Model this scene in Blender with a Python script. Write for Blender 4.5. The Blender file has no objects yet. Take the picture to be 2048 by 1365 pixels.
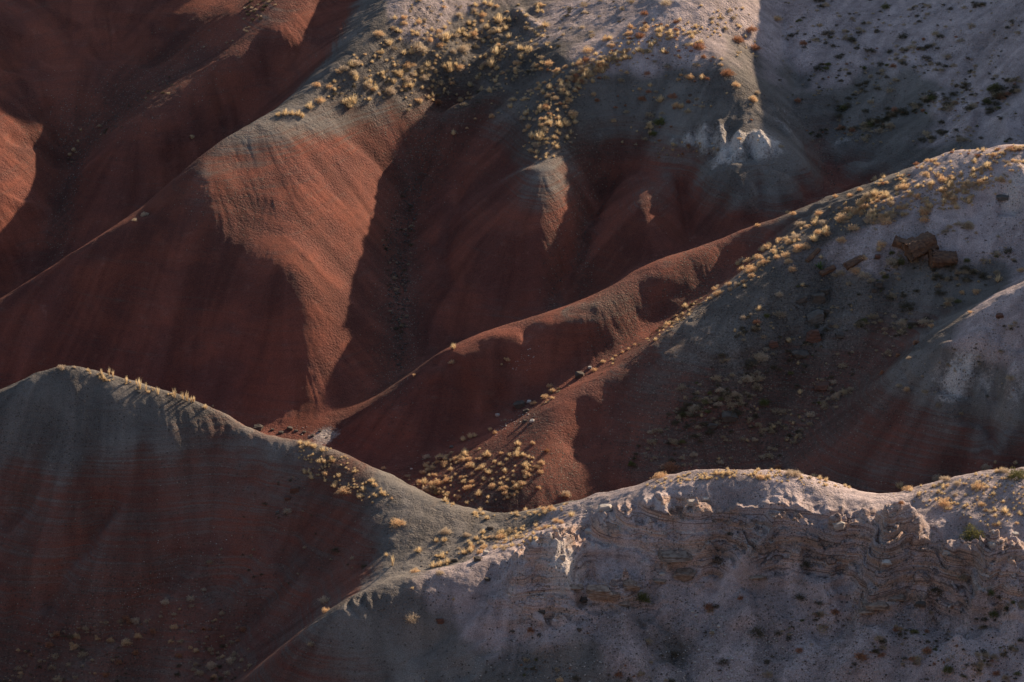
import bpy, math, random, time
import numpy as np
from mathutils import Vector, Matrix
T0 = time.time()
C = bpy.context.scene.collection
R = math.radians

# ------------------------------------------------------------------ camera, sky, sun, exposure
H, PITCH, F = 92.0, R(23.0), 6465.0
cd = bpy.data.cameras.new('camera'); cam = bpy.data.objects.new('camera', cd); C.objects.link(cam)
cam.location = (0, 0, H); cam.rotation_euler = (R(90) - PITCH, 0, 0)
cd.sensor_width = 36.0; cd.lens = 36.0 * F / 2048.0; cd.clip_start = 1.0; cd.clip_end = 20000.0
bpy.context.scene.camera = cam
SUN_AZ, SUN_EL = R(40.5), R(22.0)          # azimuth clockwise from the view direction (+y)
sdir = Vector((math.sin(SUN_AZ) * math.cos(SUN_EL), math.cos(SUN_AZ) * math.cos(SUN_EL), math.sin(SUN_EL)))
w = bpy.data.worlds.new('World'); bpy.context.scene.world = w; w.use_nodes = True
nt = w.node_tree; bg = nt.nodes['Background']
sky = nt.nodes.new('ShaderNodeTexSky'); sky.sky_type = 'NISHITA'; sky.sun_disc = False
sky.sun_elevation = SUN_EL; sky.sun_rotation = SUN_AZ
nt.links.new(sky.outputs[0], bg.inputs[0]); bg.inputs[1].default_value = 0.085
sl = bpy.data.lights.new('sun', 'SUN'); so = bpy.data.objects.new('sun', sl); C.objects.link(so)
sl.energy = 5.0; sl.angle = R(0.5); sl.color = (1.0, 0.80, 0.58)
so.rotation_euler = sdir.to_track_quat('Z', 'Y').to_euler()
vs = bpy.context.scene.view_settings
vs.view_transform = 'Standard'; vs.look = 'None'; vs.gamma = 1.0; vs.exposure = 0.68; vs.use_curve_mapping = False

# ------------------------------------------------------------------ small helpers
cP, sP = math.cos(PITCH), math.sin(PITCH)
def ray(px, py):
    a = (px - 1024.0) / F; b = -(py - 682.5) / F
    return np.array([a, cP + b * sP, -sP + b * cP])
def P(px, py, v):                              # v < 100: height above the wash; v >= 100: distance
    d = ray(px, py)
    t = (v - H) / d[2] if v < 100 else v / d[1]
    return np.array([0, 0, H]) + d * t
def Hd(px, Y, z):                              # a point the ridge in front hides
    return np.array([(px - 1024.0) / F * (Y * cP + (H - z) * sP), Y, z])

class Noise:
    def __init__(s, seed, n=256):
        r = np.random.RandomState(seed); s.n = n
        a = r.rand(n, n) * 2 * np.pi; s.gx = np.cos(a); s.gy = np.sin(a)
    def __call__(s, x, y):
        xi = np.floor(x).astype(np.int64); yi = np.floor(y).astype(np.int64)
        fx = x - xi; fy = y - yi; n = s.n
        u = fx * fx * fx * (fx * (fx * 6 - 15) + 10); v = fy * fy * fy * (fy * (fy * 6 - 15) + 10)
        def g(i, j):
            a = (xi + i) % n; b = (yi + j) % n
            return s.gx[a, b] * (fx - i) + s.gy[a, b] * (fy - j)
        return 1.41 * ((g(0, 0) * (1 - u) + g(1, 0) * u) * (1 - v) + (g(0, 1) * (1 - u) + g(1, 1) * u) * v)
NZ = [Noise(i + 11) for i in range(6)]
def fbm(x, y, wl, octv=4, gain=0.5, k=0):
    o = np.zeros_like(x); a = 1.0; f = 1.0 / wl
    for i in range(octv):
        o += a * NZ[(i + k) % 6](x * f + 13.7 * i + 31 * k, y * f + 7.3 * i + 17 * k); a *= gain; f *= 2.03
    return o
def sst(a, b, x):
    t = np.clip((x - a) / (b - a), 0, 1); return t * t * (3 - 2 * t)

# ------------------------------------------------------------------ the lie of the land: crests, gullies and faces
X0, X1, Y0, Y1 = -72.0, 72.0, 112.0, 304.0
def L(*pts): return [Hd(*p[1:]) if p[0] == 'h' else P(*p) for p in pts]
RIDGES = [
 # near left ridge, over the saddle into the mauve near right ridge
 L(('h',-400,192,7),('h',-150,189,6.9),(0,803,8.5),(35,775,9.3),(80,740,10),(130,722,10.3),(180,735,10),(230,746,9.8),(330,775,9.1),(370,781,8.9),(430,805,8.2),(465,835,7.7),(500,858,7.4),(540,866,7.3),(590,871,7.2),(640,881,7.1),
   (700,906,6.8),(780,945,6.2),(860,990,5.7),(930,1020,5.3),(990,1030,5.2),(1050,1022,5.6),(1110,1010,6.2),(1180,990,7.3),(1270,965,8.5),(1330,945,9.3),(1400,936,9.8),(1480,932,10),(1560,936,10),(1640,952,9.6),(1700,971,9.1),
   (1770,990,8.7),(1820,975,9.2),(1880,957,9.8),(1950,938,10.6),(2048,930,11),('h',2300,172,12),('h',2700,172,13)),
 # spur off it towards the lower left
 L((1180,990,7.3),(1130,1035,6.9),(1080,1075,6.5),(1000,1108,6.3),(900,1132,6.1),(820,1152,5.8),(690,1197,5),(640,1237,4.2),(560,1302,2.6),(490,1365,.6),('h',400,161,-1.2)),
 # red spur in the middle, running up to the right
 L((682,872,.6),(740,812,2.2),(800,765,3.3),(870,712,4.9),(920,685,5.6),(1020,650,6.5),(1080,637,6.9),(1160,630,7.3),(1200,610,7.6),(1270,560,8.3),(1340,530,8.8),(1390,495,9.5),(1480,455,10.2),(1560,432,10.8),(1600,415,11.6),(1660,393,12.3),
   (1700,378,13),(1800,348,14.2),(1860,320,15.2),(1920,295,16),(2048,290,16.8),('h',2300,212,18.5),('h',2700,211,21)),
 # long dark ridge behind the near right one
 L((950,1020,1.4),(1020,985,2),(1080,930,2.9),(1100,880,3.6),(1112,818,4.4),(1200,757,5.5),(1300,692,6.9),(1400,622,8.3),(1480,560,9.6),(1560,502,10.9),(1640,465,11.9),(1740,437,12.9),(1850,397,14.1),(1990,345,15.6),(2048,322,16.2),('h',2400,205,18.5)),
 # right red knoll behind the saddle
 L((1565,928,2.7),(1640,860,4.4),(1720,790,6.4),(1800,720,8.5),(1850,688,9.5),(1900,655,10.5),(1980,615,12),(2048,575,13.3),('h',2300,194,17),('h',2600,194,20)),
 # big red hill, left outline; unseen back end shaped to shade the upper left
 L(('h',-350,212,1),('h',-150,213,2),(0,605,3.8),(60,558,5.2),(130,512,6.7),(190,490,7.8),(240,458,8.8),(300,418,9.8),(360,358,11.2),(420,302,12.4),(480,257,13.2),(545,225,13.6),(620,180,14.2),(700,110,15.6),(780,32,17),(820,0,17.6),('h',870,251,19.6),('h',905,260,22.2),('h',965,272,24.5),('h',980,276,26.5),('h',985,280,28),('h',990,285,34.5),('h',1000,300,38)),
 L(('h',200,290,32),('h',600,287,34),('h',990,287,34.5),('h',1120,290,24)),  # unseen ridge added behind to cast shade over the upper left
 # second hill outline
 L((857,308,9.5),(900,270,10.6),(960,238,11.6),(1000,205,12.5),(1060,165,13.9),(1115,120,15.4),(1200,75,16.3),(1290,30,17.6),(1360,0,18.5),('h',1490,251,20.8),('h',1580,262,21.5),('h',1600,285,21),('h',1600,300,20)),
 # lit arm of the pale cone
 L((1350,62,237),(1280,92,235.6),(1180,140,233.4),(1100,200,230.3),(1070,262,227)),
 L((1390,62,237.5),(1440,110,234.2),(1485,182,230.2),(1540,250,226.8),(1612,322,222.5)),
 # left spur and dome
 L(('h',760,262,20),(608,14,247),(574,60,243.5),(520,85,242.8),(478,104,241.5),(386,185,238),(307,225,236.5),(256,256,235.5),(191,314,234),(147,362,232.5),(122,425,230.3),(104,480,227.5)),
]
VALLEYS = [
 # wash and the gully up between the big hill and the next
 L(('h',-400,205,-3.4),('h',-100,205,-2.2),('h',150,204,-1.4),('h',350,202,-.7),(560,862,0),(640,852,.3),(690,832,.5),(780,770,1.1),(803,700,2.1),(790,640,3),(800,560,4.2),(790,490,5.2),(803,410,6.8),(835,340,8.3),(865,290,9.6),('h',920,238,11.2),('h',980,243,14),('h',1060,249,16),('h',1170,256,16.5),('h',1230,285,13)),
 L((560,862,0),(620,872,0),(665,890,0),('h',720,196,.1)),
 # shrubby gully between the spur and the dark ridge
 L(('h',500,192.5,-.4),('h',640,193,-.1),(770,940,.4),(880,897,1.2),(1000,840,2.4),(1100,785,3.6),(1200,735,4.7),(1300,667,5.5),(1400,592,6.9),(1480,520,8.4),(1550,475,9.9)),
 L(('h',500,192.5,-.4),('h',700,188,-.2),('h',850,186,.1),('h',1000,184,.5),('h',1150,184,.9),('h',1350,186,1.5),('h',1480,188.5,2),(1562,925,2.4),(1620,872,3.7),(1700,800,5.5),(1760,750,6.7),(1800,702,7.6),(1870,650,8.8),(1950,592,10.1),(2048,532,11.6),('h',2300,200,14.5)),
 L(('h',1350,186,1.5),('h',1550,181,1.2),('h',1750,181,1.4),('h',1950,181,2.4),('h',2200,181,3.5),('h',2600,182,5)),
 # behind the red spur
 L((780,770,1.1),('h',880,211,2),('h',1000,212,2.9),('h',1130,213,3.9),('h',1250,214.5,5.2),('h',1350,215,6.4),('h',1480,216,7.8),('h',1600,219,8.8),('h',1700,221,9.6),('h',1850,220.5,11.6),('h',2050,219.5,13),('h',2400,218,15.5)),
 L(('h',1100,212.8,3.7),(1092,606,4.1),(1130,540,5.5),(1165,480,6.8),(1178,430,7.8),(1220,360,9.2),(1240,300,10.9)),
 L(('h',1400,215.6,6.9),(1385,470,219),(1372,400,222.6),(1362,345,225.5)),
 L(('h',1700,221,9.6),(1665,385,223.6),(1640,320,227.5),(1590,230,231.5),(1560,120,238),(1545,0,247),('h',1580,275,16)),
 # behind the big hill
 L(('h',-350,219,-.5),('h',-100,219.5,.2),('h',0,221,.8),('h',120,224,2),('h',280,228,5.2),('h',420,233,7.4),('h',480,237,9),(540,187,240.3),(600,97,243.5),(650,30,249.5),('h',760,258,13.5)),
 L(('h',0,221,.8),(0,592,223.5),(60,512,227.5),(118,430,232),(128,380,235),(137,318,238.5),(191,243,241),(240,205,241.6),(307,164,242.2),(376,143,243.3),(444,68,246.5),(495,0,251),('h',560,275,14)),
 # foot of the near slopes
 L((1060,1060,5.3),('h',960,172.2,4.9),('h',880,171.2,4.4),('h',780,170.4,4.4),('h',690,170.2,2.9),('h',560,170,0),('h',430,167.5,-2.1),('h',300,163,-5.5),('h',150,158,-8),('h',0,150,-11),('h',-200,143,-14)),
]
FACES = [
 # big hill, its dome and lit flank
 L((600,270,226.6),(600,340,221.9),(600,430,217.2),(600,480,214.7),(605,535,211.4),(600,690,207.1),(600,838,202.6)),
 L((545,330,223.5),(545,440,217),(545,485,214.6),(550,540,211.1),(550,690,207.2),(550,840,202.6)),
 L((480,345,222.3),(480,440,217.2),(480,480,214.9),(480,530,212),(480,690,208),(480,840,202.9)),
 L((420,370,219.3),(420,450,215.8),(420,560,212.3),(420,700,208.2),(420,830,203.8)),
 L((700,820,203.2),(700,760,206.4),(700,620,212.4),(720,500,218.3),(700,400,221.8),(740,320,228)),
 L((330,500,214.6),(330,600,211.2),(330,700,207.9),(330,790,205)),
 L((200,560,213.8),(200,650,210.6),(200,740,207.6)),
 L((80,620,213.6),(80,700,210.9)),
 # shaded flank of the dark ridge's nose
 L((1170,850,194),(1160,950,190.2)),(L((1260,800,195.5),(1260,900,191.8))),
 L((850,200,231),(900,130,234),(960,150,235.5)),(L((900,40,239.5),(1000,40,241))),
 # second hill
 L((900,640,212.6),(930,500,218.3),(980,400,222.6),(1010,300,228.6),(1040,235,231)),
 L((1060,590,212.6),(1080,480,216.2),(1100,380,220.2),(1110,300,224.2)),
 # lobes below the cone
 L((1230,590,212.2),(1270,500,214.6),(1290,420,218.2),(1295,345,222)),
 L((1470,440,216.2),(1470,380,218.6),(1480,335,221.5)),
 L((1580,420,216.4),(1570,360,219)),
 L((1440,330,222),(1440,240,227.2),(1425,150,232.8)),
 L((1320,280,227.2),(1300,180,232.8)),(L((1200,250,230.3),(1210,180,232.8))),
 # the bowl
 L((1700,305,226.5),(1850,300,224.5)),
 L((1690,200,232.5),(1820,200,231),(2048,200,226.5),('h',2300,222,20)),
 L((1700,80,240),(1850,80,237.5),(2048,80,232.5)),
 L((1700,0,246),(1850,0,243),(2048,0,237.5),('h',2300,233,26)),
 # dome upper left
 L((60,440,228.5),(60,370,232),(60,300,236)),(L((0,470,225),(0,330,232.5),(0,260,237))),
 L((0,190,243.5),(80,195,242.5)),
 L((0,0,255),(150,0,254),(300,0,253.5)),(L((150,130,246.5),(260,110,248))),
 # near left slope
 L((300,830,186),(300,900,183.6),(300,1050,179),(300,1200,174.8),(300,1340,171),('h',300,162,-5)),
 L(('h',-120,184,3.2),('h',-120,176,-2),('h',-120,168,-6.5),('h',-120,160,-9)),(L(('h',-450,184,3),('h',-450,172,-4),('h',-450,160,-10))),
 L((60,900,184),(60,1050,179.6),(60,1200,175.3),(60,1340,173)),
 L((430,870,185.6),(430,900,184.4),(430,1050,179.8),(430,1200,175.4),(430,1330,171)),
 L((560,950,182.2),(560,1100,177.3),(560,1230,173.2)),
 L((740,1020,177.3),(760,1100,174.4)),
 # near right: plateau, its broken edge, slope
 L(('h',2200,163,9.5),('h',2500,162,9.6)),
 L((1260,1000,171.8),(1400,1000,170.8),(1560,1020,169.3),(1700,1040,168.2),(1800,1060,166.8)),
 L((1180,1050,170.6),(1300,1050,170.2),(1400,1055,169.9),(1520,1058,169.4),(1640,1070,168.6),(1730,1080,167.6),(1790,1090,166.6),(1900,1112,165),(2048,1137,163.6)),
 L((1180,1050,170.6),(1300,1050,170.2),(1400,1055,169.9),(1520,1058,169.4),(1640,1070,168.6),(1730,1080,167.6),(1790,1090,166.6),(1900,1112,165),(2048,1137,163.6)),
 L((1180,1120,169.4),(1300,1120,169.1),(1400,1125,168.8),(1520,1130,168.3),(1640,1142,167.6),(1730,1160,166.4),(1790,1180,165.2),(1900,1192,163.9),(2048,1217,162.5)),
 L((1180,1120,169.4),(1300,1120,169.1),(1400,1125,168.8),(1520,1130,168.3),(1640,1142,167.6),(1730,1160,166.4),(1790,1180,165.2),(1900,1192,163.9),(2048,1217,162.5)),
 L((1110,1200,167.4),(1250,1200,166.8),(1400,1200,166.3),(1560,1210,165.6),(1700,1220,164.4),(1850,1240,162.6),(2048,1260,160.6)),
 L((760,1300,164.6),(950,1300,164.2),(1200,1300,163.6),(1450,1300,163),(1700,1300,161.8),(1900,1320,159.6),(2048,1330,158.4)),
 L(('h',500,150,-6),('h',900,154,-.8),('h',1300,154,-.3),('h',1700,152.5,-.2),('h',2100,150,0),('h',2500,150,.5)),
 L(('h',-600,140,-9),('h',500,135,-8),('h',1500,138,-5.5),('h',2600,138,-4)),
]

def raster(lines, x0, y0, h, nx, ny, num, den, wt):
    for ln in lines:
        ln = [np.asarray(p) for p in ln]
        for a, b in zip(ln[:-1], ln[1:]):
            n = max(2, int(np.hypot(*(b - a)[:2]) / (h * 0.4)) + 1)
            for t in np.linspace(0, 1, n):
                p = a + (b - a) * t
                i = int(round((p[0] - x0) / h)); j = int(round((p[1] - y0) / h))
                if 0 <= i < nx and 0 <= j < ny: num[j, i] += p[2] * wt; den[j, i] += wt
def smooth_line(ln):                           # Catmull-Rom so crests bend, not kink
    p = np.array(ln); out = []
    q = np.vstack([2 * p[0] - p[1], p, 2 * p[-1] - p[-2]])
    for i in range(1, len(q) - 2):
        for t in np.linspace(0, 1, 6)[:-1]:
            a, b, c, d = q[i - 1], q[i], q[i + 1], q[i + 2]
            out.append(0.5 * ((2 * b) + (c - a) * t + (2 * a - 5 * b + 4 * c - d) * t * t + (3 * b - a - 3 * c + d) * t ** 3))
    out.append(p[-1]); return out
RS = [smooth_line(l) for l in RIDGES]; VS = [smooth_line(l) for l in VALLEYS]; FS = [smooth_line(l) for l in FACES]

def lap(z):
    p = np.pad(z, 1, mode='edge')
    return p[1:-1, 2:] + p[1:-1, :-2] + p[2:, 1:-1] + p[:-2, 1:-1] - 4 * z
def solve(h, z):
    nx = int((X1 - X0) / h) + 1; ny = int((Y1 - Y0) / h) + 1
    num = np.zeros((ny, nx)); den = np.zeros((ny, nx)); n2 = np.zeros((ny, nx)); d2 = np.zeros((ny, nx)); n3 = np.zeros((ny, nx)); d3 = np.zeros((ny, nx))
    raster(RS, X0, Y0, h, nx, ny, num, den, 1.0); raster(VS, X0, Y0, h, nx, ny, n2, d2, 1.0); raster(FS, X0, Y0, h, nx, ny, n3, d3, 1.0)
    wr = np.where(den > 0, 6.0, 0.0); wv = np.where(d2 > 0, 3.0, 0.0); wf = np.where(d3 > 0, 1.0, 0.0)
    t = np.where(den > 0, num / np.maximum(den, 1e-9), 0) * wr + np.where(d2 > 0, n2 / np.maximum(d2, 1e-9), 0) * wv + np.where(d3 > 0, n3 / np.maximum(d3, 1e-9), 0) * wf
    W = wr + wv + wf
    beta = 1.1 / (h * h)
    src = 0.020 * h * h
    if z is None: z = np.full((ny, nx), 8.0)
    A = lambda v: W * v - lap(v) + beta * lap(lap(v))
    b = t + src
    r = b - A(z); Mi = 1.0 / (W + 4 + 20 * beta); s = Mi * r; p = s.copy(); rs = (r * s).sum()
    for k in range(500):
        Ap = A(p); al = rs / (p * Ap).sum(); z = z + al * p; r = r - al * Ap
        s = Mi * r; rn = (r * s).sum()
        if rn < 1e-9 * ny * nx: break
        p = s + rn / rs * p; rs = rn
    return z
def resize(z, ny, nx):
    yy = np.linspace(0, z.shape[0] - 1, ny); xx = np.linspace(0, z.shape[1] - 1, nx)
    return bilin(z, xx[None, :] + 0 * yy[:, None], yy[:, None] + 0 * xx[None, :])
def bilin(z, gx, gy):
    i = np.clip(np.floor(gx).astype(int), 0, z.shape[1] - 2); j = np.clip(np.floor(gy).astype(int), 0, z.shape[0] - 2)
    u = np.clip(gx - i, 0, 1); v = np.clip(gy - j, 0, 1)
    return (z[j, i] * (1 - u) + z[j, i + 1] * u) * (1 - v) + (z[j + 1, i] * (1 - u) + z[j + 1, i + 1] * u) * v
z = None
for h in (4.0, 2.0, 1.0, 0.5):
    nx = int((X1 - X0) / h) + 1; ny = int((Y1 - Y0) / h) + 1
    if z is not None: z = resize(z, ny, nx)
    z = solve(h, z)
BASE = z; BH = 0.5
print('solved', time.time() - T0)
def base_h(x, y): return bilin(BASE, (x - X0) / BH, (y - Y0) / BH)

def cubic(z, gx, gy):
    i = np.clip(np.floor(gx).astype(int), 1, z.shape[1] - 3); j = np.clip(np.floor(gy).astype(int), 1, z.shape[0] - 3)
    u = np.clip(gx - i, 0, 1); v = np.clip(gy - j, 0, 1)
    def wts(t):                                # B-spline: second-derivative smooth, no facets in the shading
        return ((1 - t) ** 3 / 6, (3 * t ** 3 - 6 * t ** 2 + 4) / 6, (-3 * t ** 3 + 3 * t ** 2 + 3 * t + 1) / 6, t ** 3 / 6)
    wu, wv = wts(u), wts(v); o = 0
    for b in range(4):
        r = 0
        for a in range(4): r = r + z[j + b - 1, i + a - 1] * wu[a]
        o = o + r * wv[b]
    return o
def base_h(x, y): return cubic(BASE, (x - X0) / BH, (y - Y0) / BH)
def project(x, y, z):
    f = y * cP - (z - H) * sP; u = y * sP + (z - H) * cP
    return 1024 + F * x / f, 682.5 - F * u / f
def march(hfun, px, py):                       # where the sight line of a photo pixel meets the land
    px = np.atleast_1d(np.asarray(px, float)); py = np.atleast_1d(np.asarray(py, float))
    a = (px - 1024.0) / F; b = -(py - 682.5) / F
    d = np.stack([a, cP + b * sP, -sP + b * cP], -1)
    t = np.full(len(px), 140.0) / d[:, 1]; done = np.zeros(len(px), bool)
    while not done.all() and t.max() < 330:
        p = d * t[:, None]; hh = hfun(p[:, 0], p[:, 1]); below = p[:, 2] + H < hh
        done |= below; t = np.where(done, t, t + 0.25)
    lo = t - 0.25; hi = t.copy()
    for k in range(8):
        m = (lo + hi) / 2; p = d * m[:, None]; below = p[:, 2] + H < hfun(p[:, 0], p[:, 1])
        hi = np.where(below, m, hi); lo = np.where(below, lo, m)
    return d * hi[:, None] + np.array([0, 0, H])

# ------------------------------------------------------------------ fine relief: spurs, gullies, rills, ledges
FH = 0.25
fx = np.arange(X0, X1 + 1e-6, FH); fy = np.arange(Y0, Y1 + 1e-6, FH)
GX, GY = np.meshgrid(fx, fy)
FB = base_h(GX, GY)
def stamp(poly, width, height, grid=None, taper=True):
    """add a rounded rib (or a gully, height < 0) along a line laid over the land"""
    g = FB if grid is None else grid
    pts = march(base_h, [p[0] for p in poly], [p[1] for p in poly])[:, :2]
    i0 = max(0, int((pts[:, 0].min() - 3 * width - X0) / FH)); i1 = int((pts[:, 0].max() + 3 * width - X0) / FH) + 2
    j0 = max(0, int((pts[:, 1].min() - 3 * width - Y0) / FH)); j1 = int((pts[:, 1].max() + 3 * width - Y0) / FH) + 2
    x = GX[j0:j1, i0:i1]; y = GY[j0:j1, i0:i1]; x = x + 0.5 * width * NZ[2](x / (1.6 * width), y / (1.6 * width)); y = y + 0.5 * width * NZ[3](x / (1.6 * width), y / (1.6 * width))
    best = np.full(x.shape, 1e9); par = np.zeros(x.shape); n = len(pts) - 1
    if n == 0: best = np.hypot(x - pts[0, 0], y - pts[0, 1])
    for k in range(n):
        a, b = pts[k], pts[k + 1]; ab = b - a; L2 = max((ab ** 2).sum(), 1e-9)
        t = np.clip(((x - a[0]) * ab[0] + (y - a[1]) * ab[1]) / L2, 0, 1)
        dd = np.hypot(x - a[0] - t * ab[0], y - a[1] - t * ab[1]); m = dd < best
        best = np.where(m, dd, best); par = np.where(m, (k + t) / n, par)
    e = np.exp(-(best / width) ** 2)
    if taper and n > 0: e = e * sst(0, 0.2, par + 0.02) * sst(0, 0.25, 1.04 - par)
    g[j0:j1, i0:i1] += height * e
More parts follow.
